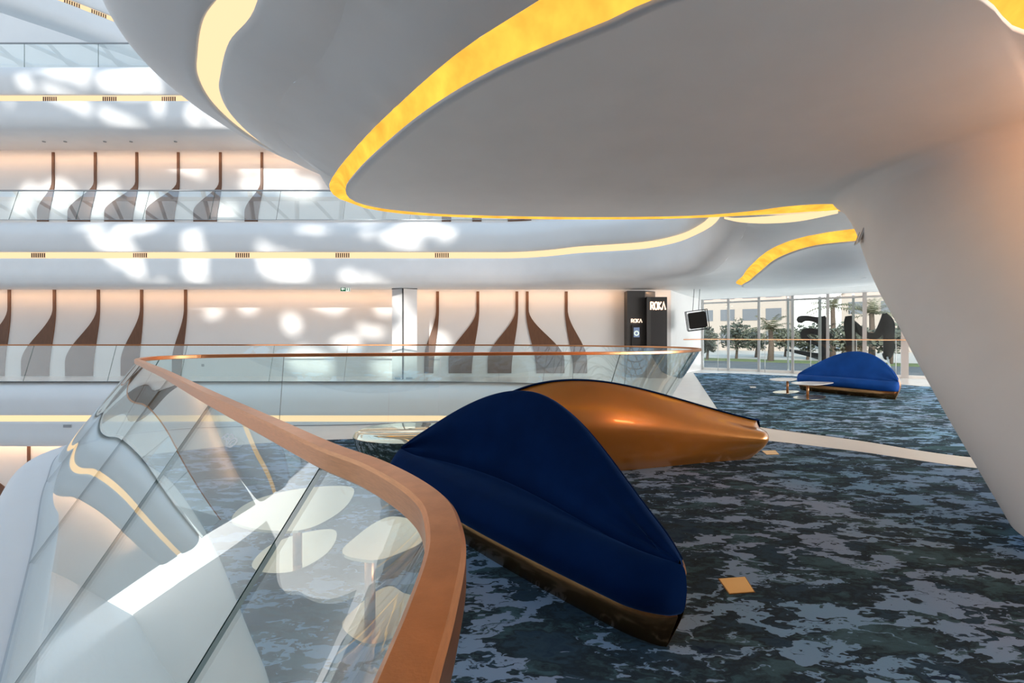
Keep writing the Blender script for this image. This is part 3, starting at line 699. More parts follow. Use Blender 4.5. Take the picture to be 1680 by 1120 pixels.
for x in (1178, 1255, 1330, 1405, 1470):
    p = along(x, -.3); tube('post', [(p.x, p.y, 0), (p.x, p.y, 1.36)], .012, M['steel'], hr, 6)

# black script letters outside the window
LO = .9
LP0 = WIN_A + wn*LO
def cr6(x, y): return ONPLANE(1120 + x/4, 420 + y/4, LP0, wn)
def stroke(bm, pts, depth=.16):
    pts = catmull([(a, b_, c_) for a, b_, c_ in pts], 6)
    n = len(pts); Lf, Rt = [], []
    for i in range(n):
        t = Vector((pts[min(i+1, n-1)].x - pts[max(i-1, 0)].x, pts[min(i+1, n-1)].y - pts[max(i-1, 0)].y, 0)).normalized(); q = Vector((-t.y, t.x, 0))*pts[i].z*.6
        Lf.append(cr6(pts[i].x + q.x, pts[i].y + q.y)); Rt.append(cr6(pts[i].x - q.x, pts[i].y - q.y))
    for i in range(n - 1): prism_pts(bm, [Lf[i], Lf[i+1], Rt[i+1], Rt[i]], wn*depth)
lr = empty('letter_sculpture', tuple(along(1330, LO))); tag(lr, 'black curling script letter behind the far window, left of the pair', 'sculpture', 'black script letters')
bm = bmesh.new(); stroke(bm, [(912, 395, 40), (925, 470, 62), (925, 560, 58), (922, 680, 50), (925, 800, 44)]); bmobj('stem', bm, M['black'], lr)
bm = bmesh.new(); stroke(bm, [(752, 428, 16), (768, 418, 38), (800, 408, 30), (850, 412, 28), (910, 428, 40)]); bmobj('upper_arm', bm, M['black'], lr)
bm = bmesh.new(); stroke(bm, [(905, 505, 34), (850, 492, 30), (800, 500, 38), (798, 530, 36), (840, 558, 26), (905, 585, 22)]); bmobj('loop', bm, M['black'], lr)
bm = bmesh.new(); stroke(bm, [(930, 510, 40), (965, 525, 32), (985, 530, 6)]); bmobj('spur', bm, M['black'], lr)
bm = bmesh.new(); stroke(bm, [(676, 614, 10), (740, 626, 18), (830, 645, 26), (925, 665, 40)]); bmobj('lower_arm', bm, M['black'], lr)
mr_ = empty('letter_sculpture', tuple(along(1425, LO))); tag(mr_, 'black script letter with a sagging diagonal behind the far window, right of the pair', 'sculpture', 'black script letters')
bm = bmesh.new(); stroke(bm, [(1090, 392, 40), (1096, 440, 66), (1102, 540, 56), (1106, 640, 50), (1106, 800, 46)]); bmobj('left_stem', bm, M['black'], mr_)
bm = bmesh.new(); stroke(bm, [(1120, 440, 34), (1165, 488, 44), (1215, 520, 34), (1268, 522, 40), (1300, 480, 46), (1320, 420, 40), (1322, 376, 20)]); bmobj('diagonal', bm, M['black'], mr_)
bm = bmesh.new(); stroke(bm, [(1325, 376, 24), (1345, 440, 76), (1352, 540, 62), (1352, 620, 60), (1338, 660, 40), (1312, 640, 8)]); bmobj('right_stem', bm, M['black'], mr_)
tube('prop_rod', [cr6(1342, 660), cr6(1378, 805)], .03, M['steel'], mr_, 6)

# ------------------------------------------------------------------ outdoors
GZ = -.9
def gquad(name, y0, y1, z, mat, label, cat):
    bm = bmesh.new(); box_bm(bm, (-5, y0, z - .3), (140, y1, z)); return tag(bmobj(name, bm, mat), label, cat, kind='structure')
# ground bands run parallel to the window
def gband(name, d0, d1, z, mat, label, cat):
    bm = bmesh.new(); A_, B_ = WIN_A - wu*30, WIN_A + wu*120
    prism_pts(bm, [A_ + wn*d0 + Vector((0, 0, z)), B_ + wn*d0 + Vector((0, 0, z)), B_ + wn*d1 + Vector((0, 0, z)), A_ + wn*d1 + Vector((0, 0, z))], (0, 0, -.3))
    return tag(bmobj(name, bm, mat), label, cat, kind='structure')
gband('bounce_paving', .5, 9.5, GZ + .02, M['sandy'], 'pale paving added out of view below the far window to bounce light', 'bounce_paving')  # unseen pale band added to throw light up onto the ceiling
gband('road', 9.5, 26.0, GZ, M['road'], 'grey road outside beyond the far window', 'road')
gband('verge', 26.0, 31, GZ + .03, M['grass'], 'sunlit strip of lawn under the trees outside', 'lawn')
gband('ground', 31, 120, GZ, M['sandy'], 'pale sandy ground outside behind the trees', 'ground')
def house(x0, d0, w, dpt, hgt, label, rows_, cols_):
    """x0 metres along the window line, d0 outward"""
    o = WIN_A + wu*x0 + wn*d0; r = empty('building', (o.x, o.y, GZ)); tag(r, label, 'building', 'pale buildings across the road')
    B = Matrix(((wu.x, wn.x, 0, o.x), (wu.y, wn.y, 0, o.y), (0, 0, 1, GZ), (0, 0, 0, 1)))
    box('wall_block', (0, 0, 0), (w, dpt, hgt), M['render'], r, B)
    box('roof_slab', (-.3, -.3, hgt), (w + .3, dpt + .3, hgt + .35), M['render'], r, B)
    for i in range(rows_):
        for j in range(cols_):
            xx = w*(j + .5)/cols_; zz = hgt*(i + .35)/rows_
            box('window', (xx - 1.1, -.06, zz), (xx + 1.1, -.002, zz + 1.9), M['hwin'], r, B)
    return r
house(-20, 62, 17, 10, 11, 'pale low building outside beyond the leftmost trees', 3, 5)
house(4, 68, 20, 10, 13, 'pale building outside behind the tall palm', 3, 5)
house(30, 64, 22, 10, 12, 'pale building outside behind the black letters', 3, 5)
house(58, 66, 26, 10, 12, 'pale building outside at the right end of the window view', 3, 5)
def leaf_cloud(name, c, rx, rz, n, size, parent, mat):
    bm = bmesh.new()
    for i in range(n):
        while True:
            v = Vector((random.uniform(-1, 1), random.uniform(-1, 1), random.uniform(-1, 1)))
            if .25 < v.length < 1: break
        nz = .75 + .25*math.sin(v.x*7 + c[0]) * math.cos(v.z*6 + c[1])
        p = Vector((c[0] + v.x*rx*nz, c[1] + v.y*rx*nz, c[2] + v.z*rz*nz))
        a = Vector((random.gauss(0, 1), random.gauss(0, 1), random.gauss(0, 1))).normalized(); b_ = a.orthogonal().normalized()
        s_ = size*random.uniform(.6, 1.4)
        bm.faces.new([bm.verts.new(q) for q in (p - a*s_, p + b_*s_*.5, p + a*s_, p - b_*s_*.5)])
    return bmobj(name, bm, mat, parent)
def tree(xpx, d, h_, rad, label):
    p = ONPLANE(xpx, 551, WIN_A + wn*d, wn); r = empty('tree', (p.x, p.y, GZ)); tag(r, label, 'tree', 'trees across the road')
    tube('trunk', [(p.x, p.y, GZ), (p.x + .1, p.y, GZ + h_*.3), (p.x - .1, p.y + .1, GZ + h_*.6)], [.15, .1, .06], M['trunk'], r, 7)
    leaf_cloud('crown', (p.x, p.y, GZ + h_*.56), rad, h_*.42, 1100, .2, r, M['leaf'])
def palm_tree(xpx, d, h_, label, spread=2.6):
    p = ONPLANE(xpx, 551, WIN_A + wn*d, wn); r = empty('palm_tree', (p.x, p.y, GZ)); tag(r, label, 'palm', 'palms across the road')
    tube('trunk', [(p.x, p.y, GZ), (p.x + .08, p.y, GZ + h_*.5), (p.x, p.y, GZ + h_)], [.3, .24, .2], M['trunk'], r, 8)
    bm = bmesh.new(); T = Vector((p.x, p.y, GZ + h_))
    for k in range(26):
        az = 2*PI*k/26*1.618*2; el = random.uniform(-.1, 1.2); Lf = spread*random.uniform(.85, 1.1)
        dirv = Vector((math.cos(az)*math.cos(el), math.sin(az)*math.cos(el), math.sin(el)))
        pts = [T + dirv*(Lf*q) + Vector((0, 0, -1.0*q*q)) for q in (0, .2, .4, .6, .8, 1.0)]
        sd = dirv.cross(Vector((0, 0, 1))).normalized()
        for i in range(5):
            for q in range(2):
                m0 = pts[i].lerp(pts[i+1], q*.5); m1 = pts[i].lerp(pts[i+1], q*.5 + .3); 
                for sg in (-1, 1):
                    tip = m1 + sd*sg*.5*(1 - .12*i) + (pts[i+1]-pts[i])*.5 + Vector((0, 0, -.18))
                    bm.faces.new([bm.verts.new(v) for v in (m0, m1, tip)])
    bmobj('fronds', bm, M['palm'], r)
tree(1160, 27, 3.6, 1.3, 'leafy dark tree outside behind the hanging speaker')
tree(1208, 31, 4.5, 2.2, 'broad dark tree outside left of the tall palm')
palm_tree(1264, 28, 3.1, 'tall palm outside in the middle of the far window', 2.6)
tree(1325, 33, 3.9, 2.0, 'dark tree outside behind the left script letter')
palm_tree(1366, 38, 5.6, 'yellowish palm outside between the two script letters', 2.6)
tree(1388, 30, 3.9, 2.0, 'dark tree outside behind the right script letter')
palm_tree(1430, 35, 4.6, 'grey palm outside above the sagging diagonal', 2.8)
tree(1240, 36, 3.4, 1.6, 'small dark tree outside just left of the tall palm trunk')
tree(1288, 40, 3.8, 1.9, 'dark tree outside just right of the tall palm')
tree(1345, 45, 4.4, 2.1, 'hazy tree outside, farthest back, left of the yellowish palm')
tree(1412, 41, 4.0, 2.0, 'hazy tree outside between the yellowish palm and the grey palm')
tree(1462, 29, 3.9, 2.0, 'dark tree outside at the right end of the window')
# ------------------------------------------------------------------ sofas
def sofa(name, label, P0, P1, back, W, peak_t, zpk, uph, group, seat=.43, base_h=.15, bulge=.10, pw=.75, endw=.30, zexp=.85, bulge_end=None, zexp_near=None, wrap=.04, shell_ins=0.0):
    P0, P1 = Vector((*P0, 0)), Vector((*P1, 0)); L_ = (P1 - P0).length; u = (P1 - P0).normalized(); b = Vector((*back, 0)); b = (b - u*b.dot(u)).normalized()
    root = empty(name, tuple((P0 + P1)/2)); tag(root, label, 'sofa', group)
    ex_ = math.log(.5)/math.log(peak_t)
    NS = 72
    cush, shell, plinth = [], [], []
    for i in range(NS + 1):
        # denser stations at the ends
        t = .5 - .5*math.cos(PI*i/NS); t = .35*t + .65*(i/NS) if 0 < i < NS else t
        g = max(0.0, math.sin(PI*t**ex_))
        bf = -.07*math.sin(PI*t); bb = endw + (W - endw)*g**pw
        zr = seat + .03 + (zpk - seat - .03)*g**(zexp if zexp_near is None or t > peak_t else zexp_near)
        bu = bulge if bulge_end is None else bulge_end + (bulge - bulge_end)*g
        d = min(t, 1 - t)*L_/.26
        q = math.sqrt(max(0, 1 - (1 - min(1, d))**2))
        bc = (bf + bb)/2
        br = bb - .13; bcr = bf + .04 + (bb - bf)*(.30 + .16*g)
        def P(bv, z, ins=0.0):
            bv2 = bc + (bv - bc)*q
            s_ = t*L_; s_ = L_/2 + (s_ - L_/2)*(1 - ins)
            return P0 + u*s_ + b*bv2 + Vector((0, 0, z))
        soft = min(1.0, d*1.4)
        A_ = [P(bf + .07, base_h, .035), P(bf + .0, base_h + .03, .012), P(bf - .035, base_h + .12), P(bf - .02, seat - .07), P(bf + .05, seat - .005, .008), P(bf + .13, seat + .008, .02),
              P(bf + .13 + (bcr - bf - .13)*.6, seat - .005, .03), P(bcr - .035, seat - .004, .035), P(bcr, seat - .045, .035), P(bcr + .02, seat + .01 + (zr-seat)*.06, .035), P(bcr + .06, seat + (zr-seat)*.22, .035), P(bcr + (br - bcr)*.45, seat + (zr - seat)*.62, .035),
              P(br - .045, zr - .045, .03), P(br, zr - .003, .025), P(br + wrap*.55, zr - .014, .02), P(br + wrap, zr - .014 - (wrap - .04)*.8, .015)]
        cush.append(catmull(A_, 5))
        SI = shell_ins
        S_ = [P(br + wrap - .004, zr - .016 - (wrap - .04)*.8, .015 + SI), P(br + .13, zr - .09, .012 + SI), P(bb + bu*.8, base_h + (zr - base_h)*.62, .002 + SI), P(bb + bu, base_h + (zr - base_h)*.42, SI), P(bb + bu*.55, base_h + .02, .012 + SI), P(bb - .05, .0, .075 + SI*.6)]
        shell.append(catmull(S_, 6))
        plinth.append([P(bf + .07, base_h + .005, .034), P(bf + .055, base_h - .006, .03), P(bf + .09, .02, .07), P(bf + .11, 0, .075), P(bb - .05, 0, .075)])
    seat_o = loft('seat', [r[:41] for r in cush], uph, root); back_o = loft('backrest', [r[40:] for r in cush], uph, root); loft('back_shell', shell, M['bronze'], root); loft('plinth', plinth, M['bronzedark'], root)
    for o in root.children:
        bm = bmesh.new(); bm.from_mesh(o.data); bmesh.ops.remove_doubles(bm, verts=bm.verts[:], dist=1e-4); bmesh.ops.recalc_face_normals(bm, faces=bm.faces[:]); bm.to_mesh(o.data); bm.free()
    # piping along the join of cushion and shell
    pp_ = tube('piping', [r[-1] for r in cush[2:-2]], .008, uph, root, 6); pp_.parent = back_o; pp_.matrix_parent_inverse = back_o.matrix_parent_inverse.copy(); pp_.matrix_parent_inverse.identity()
    return root
sofa('lounge_sofa', 'nearest navy velvet sofa with bronze plinth, facing the camera', (.69, 2.0), (-1.18, 4.22), (.747, .664), .76, .56, 1.06, M['navy'], 'curved lounge sofas', bulge_end=-.10, zexp_near=1.25, wrap=.085, base_h=.19)
sofa('lounge_sofa', 'bronze-backed sofa behind the nearest navy one, seen from its back', (3.13, 6.1), (-.55, 5.8), (0, -1), 1.0, .69, 1.03, M['navy'], 'curved lounge sofas', bulge=.2, shell_ins=.03, endw=.62, zexp=.62, pw=.8)
sofa('lounge_sofa', 'far royal blue sofa before the window', (8.86, 10.5), (7.82, 12.62), (.88, .48), .95, .52, 1.10, M['blue'], 'curved lounge sofas', base_h=.2)
# polished brass bench behind the left end of the navy sofa
br_ = empty('brass_bench', (-1.15, 4.98, 0)); tag(br_, 'pale polished brass bench peeping out left of the navy sofa', 'bench')
rows = []
for k, (rr, z) in enumerate(((.02, .0), (.36, 0), (.40, .04), (.50, .16), (.57, .30), (.585, .37), (.56, .41), (.50, .43), (.02, .43))):
    rows.append([Vector((-1.12 + rr*1.05*math.cos(a_), 5.0 + rr*.7*math.sin(a_), z*1.12)) for a_ in [2*PI*j/48 for j in range(48)]])
loft('shell', rows[:6], M['brasspol'], br_, closed_v=True, flip=True); loft('top', rows[5:], M['brasspol'], br_, closed_v=True, flip=True)

# ------------------------------------------------------------------ low tables
def table(name, label, top_px, base_px, zt, stem, group, mtop, mbase):
    root = empty(name, (stem[0], stem[1], .014)); tag(root, label, 'table', group)
    tp = catmull([FL(x, y, zt) for x, y in top_px], 5, True); bp = catmull([FL(x, y, .03) for x, y in base_px], 5, True)
    prism('table_top', tp, (0, 0, -.014), mtop, root); prism('base_plate', bp, (0, 0, -.016), mbase, root)
    tube('stem', [(stem[0], stem[1], .02), (stem[0], stem[1], zt - .012)], .028, M['copper'], root, 16)
    return root
st1 = FL(488, 925, .03)
table('side_table', 'left pale brass leaf table seen through the near glass', [(380, 850), (408, 824), (470, 805), (540, 797), (577, 799), (574, 822), (545, 848), (500, 868), (445, 870), (395, 861)],
      [(413, 926), (445, 893), (500, 873), (546, 868), (552, 882), (530, 912), (480, 937), (430, 938)], .40, (st1.x, st1.y), 'low tables behind the near glass', M['brass'], M['brass'])
st2 = FL(607, 1012, .03)
table('side_table', 'right pale brass leaf table seen through the near glass, beside the handrail', [(562, 901), (580, 883), (617, 856), (641, 847), (668, 850), (690, 862), (692, 888), (663, 904), (620, 918), (587, 916), (566, 910)],
      [(561, 1023), (578, 1002), (620, 968), (641, 961), (662, 972), (684, 980), (680, 1010), (650, 1042), (612, 1056), (580, 1046)], .40, (st2.x, st2.y), 'low tables behind the near glass', M['brass'], M['brass'])
st3 = FL(1292, 643, .03); st4 = FL(1325, 651, .03)
table('side_table', 'left small white-topped table before the far blue sofa', [(1262, 621.5), (1282, 619.5), (1304, 620), (1307, 622), (1296, 624), (1272, 624)], [(1269, 642), (1290, 640), (1310, 641), (1311, 642.5), (1295, 645), (1272, 644.5)], .36, (st3.x, st3.y), 'low tables before the far sofa', M['stone'], M['brass'])
table('side_table', 'right small white-topped table before the far blue sofa', [(1298, 627), (1328, 625.3), (1366, 626.8), (1358, 629), (1335, 631), (1308, 630)], [(1301, 651), (1322, 647.5), (1350, 648.5), (1355, 651.5), (1335, 655), (1308, 654)], .36, (st4.x, st4.y), 'low tables before the far sofa', M['stone'], M['brass'])

# ------------------------------------------------------------------ brass floor boxes
def floor_box(pts, label, mat='brassbox'):
    q = [FL(x, y, .014) for x, y in pts]
    r = empty('floor_box', tuple(sum(q, Vector())/4)); tag(r, label, 'floor box', 'brass floor boxes in the carpet')
    prism('lid', q, (0, 0, .005), M[mat], r); c = sum(q, Vector())/4
    prism('rim', [c + (p - c)*1.08 - Vector((0, 0, .002)) for p in q], (0, 0, .004), M['bronzedark'], r)
floor_box([(1180, 950), (1222, 947), (1237, 971), (1197, 974)], 'brass floor box right of the near navy sofa')
floor_box([(1250, 739.5), (1272, 739), (1278, 745.3), (1258, 745.8)], 'small brass floor box by the tip of the bronze-backed sofa')
floor_box([(1230, 634), (1239, 634), (1241, 636), (1232, 636)], 'tiny pale floor box on the far carpet', 'stone')

# ------------------------------------------------------------------ small fittings
# white flourish transfer on the near glass
from mathutils.bvhtree import BVHTree
gv_, gf_ = [], []
for ch in near_bal.children:
    if ch.name.startswith('glass_panel'):
        o_ = len(gv_); gv_ += [v.co.copy() for v in ch.data.vertices]; gf_ += [tuple(o_ + i for i in p.vertices) for p in ch.data.polygons]
gtree = BVHTree.FromPolygons(gv_, gf_)
def glass_pt(x, y):
    """photo pixel onto the camera-side face of the near leaning glass"""
    d = Vector(((x - CX)/FPX, 1.0, -(y - HZ)/FPX)).normalized()
    h_ = gtree.ray_cast(Vector((0, 0, EYE)), d)[0]
    return h_ - d*.004, None
lg = empty('glass_transfer', tuple(glass_pt(376, 722)[0])); tag(lg, 'small white swirling emblem on the near leaning glass', 'emblem')
sw = [[(364, 719), (368, 715), (372, 712), (376, 713), (374, 718), (370, 722)], [(375, 714), (380, 712), (383, 716), (379, 720), (375, 719)], [(368, 716), (372, 722), (371, 728), (374, 732), (381, 731), (387, 726), (389, 721), (384, 719), (377, 723), (373, 729)],
      [(376, 730), (380, 725), (386, 722)], [(366, 721), (370, 719), (375, 721)], [(371, 731), (376, 733), (381, 732)]]
bm = bmesh.new()
for stp in sw:
    cp = catmull([(x, y, 0) for x, y in stp], 5)
    for p, q in zip(cp, cp[1:]):
        t = (q - p).normalized(); nn = Vector((-t.y, t.x, 0))*1.15
        pts = [glass_pt(v.x, v.y)[0] for v in (p + nn, q + nn, q - nn, p - nn)]
        bm.faces.new([bm.verts.new(v) for v in pts])
bmobj('flourish', bm, M['decal'], lg)
# access panel on the trumpet column
def col_hit(x, y):
    d = Vector(((x - CX)/FPX, 1.0, -(y - HZ)/FPX)); best = None
    for k in range(400):
        Y = 2 + k*.02; p = Vector((0, 0, EYE)) + d*Y
        if p.z > 3.4 or p.z < 0: continue
        c = c_base.lerp(c_top, min(1, p.z/3.3)); r = col_r(p.z)
        if (p.x - c.x)**2 + (p.y - c.y)**2 < r*r: return p, Vector((p.x - c.x, p.y - c.y, 0)).normalized()
    return None
hit = col_hit(1414, 385) or col_hit(1425, 385)
if hit:
    p, n = hit; t = Vector((-n.y, n.x, 0)); zup = Vector((0, 0, 1)) 
    zup = (zup - n*.35).normalized()
    hp = empty('access_panel', tuple(p)); tag(hp, 'small tilted access panel high on the left edge of the trumpet column', 'panel')
    prism('plate', [p + n*.006 + t*sx*.11 + zup*sz*.12 for sx, sz in ((-1, -1), (1, -1), (1, 1), (-1, 1))], n*.015, M['white'], hp)
    for s_ in (-1, 1): prism('slot', [p + n*.022 + t*s_*.095 + t*dx*.5 + zup*sz*.10 for dx, sz in ((-.012, -1), (.012, -1), (.012, 1), (-.012, 1))], n*.004, M['grey'], hp)
# grey vent on the slab face below the strip, far left, and wall socket
vp = AT(112, 698.5, 14.9); vb = empty('slab_vent', tuple(vp)); tag(vb, 'small grey grille on the slab face left of the glass corner', 'vent')
box('grille', (vp.x - .13, 14.86, vp.z - .045), (vp.x + .13, 14.89, vp.z + .045), M['grey'], vb)
box('grille_frame', (vp.x - .15, 14.88, vp.z - .06), (vp.x + .15, 14.92, vp.z + .06), M['white'], vb)
wp = AT(333, 599, WALL_Y); wb = empty('wall_socket', tuple(wp)); tag(wb, 'tiny grey wall socket low on the far wall', 'socket')
box('plate', (wp.x - .05, WALL_Y - .015, wp.z - .05), (wp.x + .05, WALL_Y - .001, wp.z + .05), M['grey'], wb)
for k, x in enumerate((72, 107, 172, 215, 288)):
    q = AT(x, 230, 16.0); q.z = F3 - 2.165; r = empty('downlight', tuple(q)); tag(r, ORD[k] + ' small recessed downlight from the left in the upper gallery ceiling', 'downlight', 'downlights of the upper gallery')
    tube('ring', [(q.x, q.y, q.z - .02), (q.x, q.y, q.z + .02)], .05, M['grey'], r, 12)

# ------------------------------------------------------------------ the glazed roof over the void and an unseen added screen that shapes the sun
bm = bmesh.new()
for k in range(-8, 14):
    for sgn in (-1, 1):
        a, b_ = Vector((-34 + k*3.4, -9, 20.4)), Vector((-34 + k*3.4 + sgn*12, 22, 20.4))
        tube_bm(bm, [a, b_], .16, 4)
for k in range(9): tube_bm(bm, [Vector((-40, -9 + k*3.9, 20.4)), Vector((14, -9 + k*3.9, 20.4))], .2, 4)
tag(bmobj('roof_lattice', bm, M['beam']), 'white lattice of roof beams high over the void', 'roof', kind='structure')
SUN = Vector((.26, .90, -.325)).normalized()
def back(x, y, Y, By=-9.0):
    p = AT(x, y, Y); k = (p.y - By)/SUN.y; return (p.x - SUN.x*k, p.z - SUN.z*k)
D1, D2 = 14.75, WALL_Y
PATCH = [(D1, [(72, 112), (95, 104), (138, 104), (138, 138), (120, 131), (76, 119)]), (D1, [(157, 122), (175, 110), (230, 115), (236, 124), (232, 152), (205, 153), (163, 142)]), (D1, [(24, 122), (38, 120), (50, 143), (42, 149), (30, 138)]),
         (D1, [(62, 137), (80, 140), (137, 165), (137, 181), (118, 172), (70, 152)]), (D1, [(155, 170), (172, 176), (225, 200), (229, 213), (215, 209), (162, 190)]), (D1, [(301, 166), (318, 168), (319, 200), (313, 206), (303, 204)]),
         (D1, [(337, 172), (352, 178), (405, 212), (335, 212)]), (D1, [(200, 101), (250, 101), (258, 112), (212, 109)]), (D1, [(42, 112), (90, 101), (66, 113)]), (D1, [(245, 125), (255, 122), (256, 180), (248, 180)]),
         (D2, [(60, 318), (95, 296), (128, 318), (100, 346)]), (D2, [(140, 350), (150, 315), (192, 306), (186, 345)]), (D2, [(215, 320), (262, 325), (256, 347), (222, 345)]), (D2, [(392, 300), (440, 297), (455, 305), (402, 311)]),
         (D2, [(456, 302), (520, 300), (516, 322), (462, 318)]), (D2, [(348, 356), (352, 342), (382, 336), (386, 356)]), (D2, [(20, 345), (50, 300), (58, 312), (40, 352)]),
         (D1, [(143, 375), (166, 380), (197, 425), (186, 432), (158, 410)]), (D1, [(180, 384), (206, 388), (226, 450), (207, 447)]), (D1, [(115, 364), (150, 359), (165, 365), (130, 371)]), (D1, [(176, 366), (240, 359), (256, 366), (214, 381), (185, 377)]),
         (D1, [(303, 378), (322, 375), (324, 465), (301, 465)]), (D1, [(422, 396), (452, 408), (500, 425), (495, 458), (470, 466), (424, 442)]), (D1, [(551, 466), (560, 441), (575, 441), (582, 466)]), (D1, [(588, 450), (609, 452), (628, 466), (586, 466)]),
         (D1, [(546, 350), (553, 343), (561, 350), (553, 358)]), (D1, [(590, 381), (600, 376), (610, 381), (600, 388)]), (D1, [(620, 380), (682, 390), (689, 403), (670, 409), (626, 390)]), (D1, [(572, 355), (600, 352), (620, 360), (584, 362)]),
         (D1, [(638, 370), (656, 360), (727, 362), (722, 371), (695, 384), (650, 377)]), (D1, [(716, 387), (723, 374), (746, 371), (744, 386), (728, 392)]), (D1, [(480, 366), (505, 365), (535, 373), (525, 378), (490, 374)]), (D1, [(650, 346), (712, 347), (705, 357), (655, 356)]),
         (D2, [(333, 514), (345, 506), (366, 506), (352, 521)]), (D2, [(465, 521), (480, 516), (492, 530), (485, 546), (468, 541)]), (D2, [(544, 563), (560, 553), (585, 553), (592, 564), (575, 574), (552, 573)]),
         (D2, [(586, 542), (592, 536), (635, 544), (612, 553)]), (15.8, [(575, 585), (600, 568), (640, 540), (664, 530), (682, 545), (686, 585), (660, 605), (600, 604)]), (15.8, [(641, 498), (661, 486), (666, 510), (645, 512)]), (15.8, [(660, 513), (668, 508), (680, 522), (672, 530)]),
         (D2, [(692, 548), (718, 545), (736, 556), (728, 576), (696, 572)]), (D2, [(470, 600), (482, 573), (520, 575), (545, 595), (540, 612)]), (D1, [(0, 150), (10, 160), (0, 170)])]
holes = [[back(x, y, D) for x, y in pl] for D, pl in PATCH]  # cuts in the added screen, traced back from the wanted sun patches
def rounded(pl):
    c = catmull([(x, y, 0) for x, y in pl], 6, True); return [(p.x, p.y) for p in c]
holes = [rounded(h_) for h_ in holes]
hx0 = min(p[0] for h_ in holes for p in h_) - .3; hx1 = max(p[0] for h_ in holes for p in h_) + .3
hz0 = min(p[1] for h_ in holes for p in h_) - .3; hz1 = max(p[1] for h_ in holes for p in h_) + .3
bm = bmesh.new(); st_ = .1; nx, nz = int((hx1 - hx0)/st_) + 1, int((hz1 - hz0)/st_) + 1
vv = {}
def gv(i, j):
    if (i, j) not in vv: vv[(i, j)] = bm.verts.new((hx0 + i*st_, -9.0, hz0 + j*st_))
    return vv[(i, j)]
bbs = [(min(p[0] for p in h_), max(p[0] for p in h_), min(p[1] for p in h_), max(p[1] for p in h_)) for h_ in holes]
for i in range(nx):
    for j in range(nz):
        x, z = hx0 + (i + .5)*st_, hz0 + (j + .5)*st_
        if any(b_[0] <= x <= b_[1] and b_[2] <= z <= b_[3] and inside(h_, x, z) for h_, b_ in zip(holes, bbs)): continue
        bm.faces.new((gv(i, j), gv(i+1, j), gv(i+1, j+1), gv(i, j+1)))
ex1, ez1 = hx0 + nx*st_, hz0 + nz*st_
for x0, x1, z0, z1 in ((-60, hx0, 5.3, 34), (ex1, 2, 5.3, 34), (hx0, ex1, 5.3, hz0), (hx0, ex1, ez1, 34)):
    bm.faces.new([bm.verts.new(q) for q in ((x0, -9, z0), (x1, -9, z0), (x1, -9, z1), (x0, -9, z1))])
tag(bmobj('sun_gobo', bm, M['white']), 'unseen white screen added behind, cut so the sun falls in patches', 'wall', kind='structure')

box_r = bmesh.new(); box_bm(box_r, (-60, -9.2, -6), (22, -9, 5.3))
tag(bmobj('bounce_block_wall', box_r, M['wood']), 'unseen brown wall added behind the viewpoint to cut bounced light', 'wall', kind='structure')  # dark wall added out of view to keep bounce off the sofas
wl = bmesh.new(); box_bm(wl, (-38.2, -9, -5.3), (-38, 17, 3.5))
tag(bmobj('glare_block_wall', wl, M['wall']), 'unseen white wall added far to the left to cut sky glare', 'wall', kind='structure')  # added out of view, keeps the low bright sky out of the glass
# ------------------------------------------------------------------ light
w = bpy.data.worlds.new('sky'); scene.world = w; w.use_nodes = True; t = w.node_tree; t.nodes.clear()
wo = t.nodes.new('ShaderNodeOutputWorld'); bg = t.nodes.new('ShaderNodeBackground'); t.links.new(bg.outputs[0], wo.inputs[0])
tcw = t.nodes.new('ShaderNodeTexCoord'); sx = t.nodes.new('ShaderNodeSeparateXYZ'); rw = t.nodes.new('ShaderNodeValToRGB')
t.links.new(tcw.outputs['Generated'], sx.inputs[0]); t.links.new(sx.outputs['Z'], rw.inputs[0])
rw.color_ramp.elements[0].position = .05; rw.color_ramp.elements[0].color = (1.0, .98, .96, 1); e_ = rw.color_ramp.elements.new(.35); e_.color = (.45, .56, .66, 1)
rw.color_ramp.elements[2].position = .9; rw.color_ramp.elements[2].color = (.27, .43, .62, 1)
t.links.new(rw.outputs[0], bg.inputs[0]); bg.inputs[1].default_value = 2.05
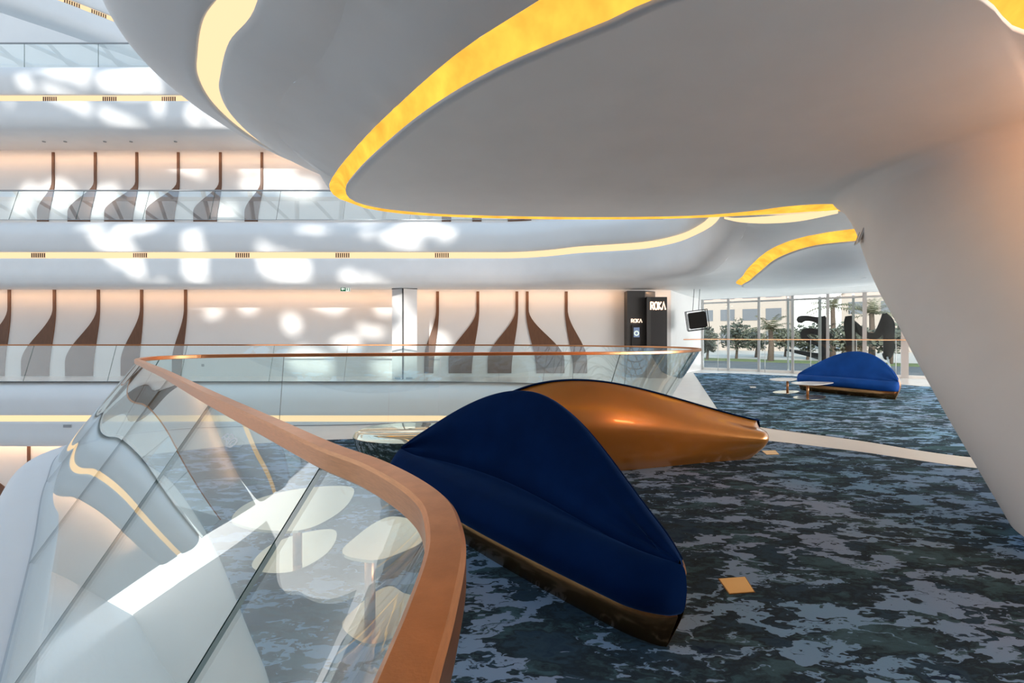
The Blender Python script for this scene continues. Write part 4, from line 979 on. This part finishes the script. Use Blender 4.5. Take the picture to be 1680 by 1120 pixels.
sl = bpy.data.lights.new('sun', 'SUN'); sl.energy = 4.4; sl.color = (1.0, .96, .9); sl.angle = math.radians(1.1)
so = bpy.data.objects.new('sun', sl); COL.objects.link(so); so.rotation_euler = SUN.to_track_quat('-Z', 'Y').to_euler()
def area(name, loc, rot, sx_, sy_, power, col):
    l = bpy.data.lights.new(name, 'AREA'); l.shape = 'RECTANGLE'; l.size = sx_; l.size_y = sy_; l.energy = power; l.color = col
    o = bpy.data.objects.new(name, l); COL.objects.link(o); o.location = loc; o.rotation_euler = rot; return o
# slim cove lamps washing the tops of the far walls
for z_, p_ in ((3.08, 95), (F3 - 2.3, 95), (-2.35, 190)):
    area('wall_washer', (-12, WALL_Y - .42, z_), (math.radians(38), 0, 0), 36, .05, p_, (1, .55, .28))
# added fill lamps: amber for the column's cove glow, white from the right
lamp = area('column_fill', (5.9, .1, 2.9), (math.radians(88), 0, math.radians(-4)), 1.6, .8, 110, (1, .42, .16)); lamp.data.spread = math.radians(120)
area('side_fill', (21.5, 0.5, 1.5), (0, math.radians(97), 0), 2.6, 17, 2700, (1, .97, .94))  # unseen lamp added to lift the ceiling, in place of side daylight
wc = (WIN_A + WIN_A + wu*13)/2 + wn*1.4
dl = area('window_fill', (wc.x, wc.y, -.45), (0, 0, 0), 13, .9, 420, (.93, .97, 1)); dl.rotation_euler = (-wn + Vector((0, 0, .75))).to_track_quat('-Z', 'Y').to_euler()  # added fill hidden below the sill, standing in for light off the ground
# ------------------------------------------------------------------ camera
cam = bpy.data.cameras.new('camera'); co = bpy.data.objects.new('camera', cam); COL.objects.link(co)
co.location = (0, 0, EYE); co.rotation_euler = (math.radians(90), 0, 0)
cam.lens = 16.0; cam.sensor_width = 36.0; cam.shift_y = -(560 - HZ)/1680; cam.clip_start = .02; cam.clip_end = 500
scene.camera = co
scene.cycles.transparent_max_bounces = 24
scene.cycles.max_bounces = 10
scene.cycles.sample_clamp_indirect = 6
vs_ = scene.view_settings
vs_.view_transform = 'Standard'; vs_.look = 'None'; vs_.exposure = 0.15; vs_.gamma = 1.0; vs_.use_curve_mapping = False
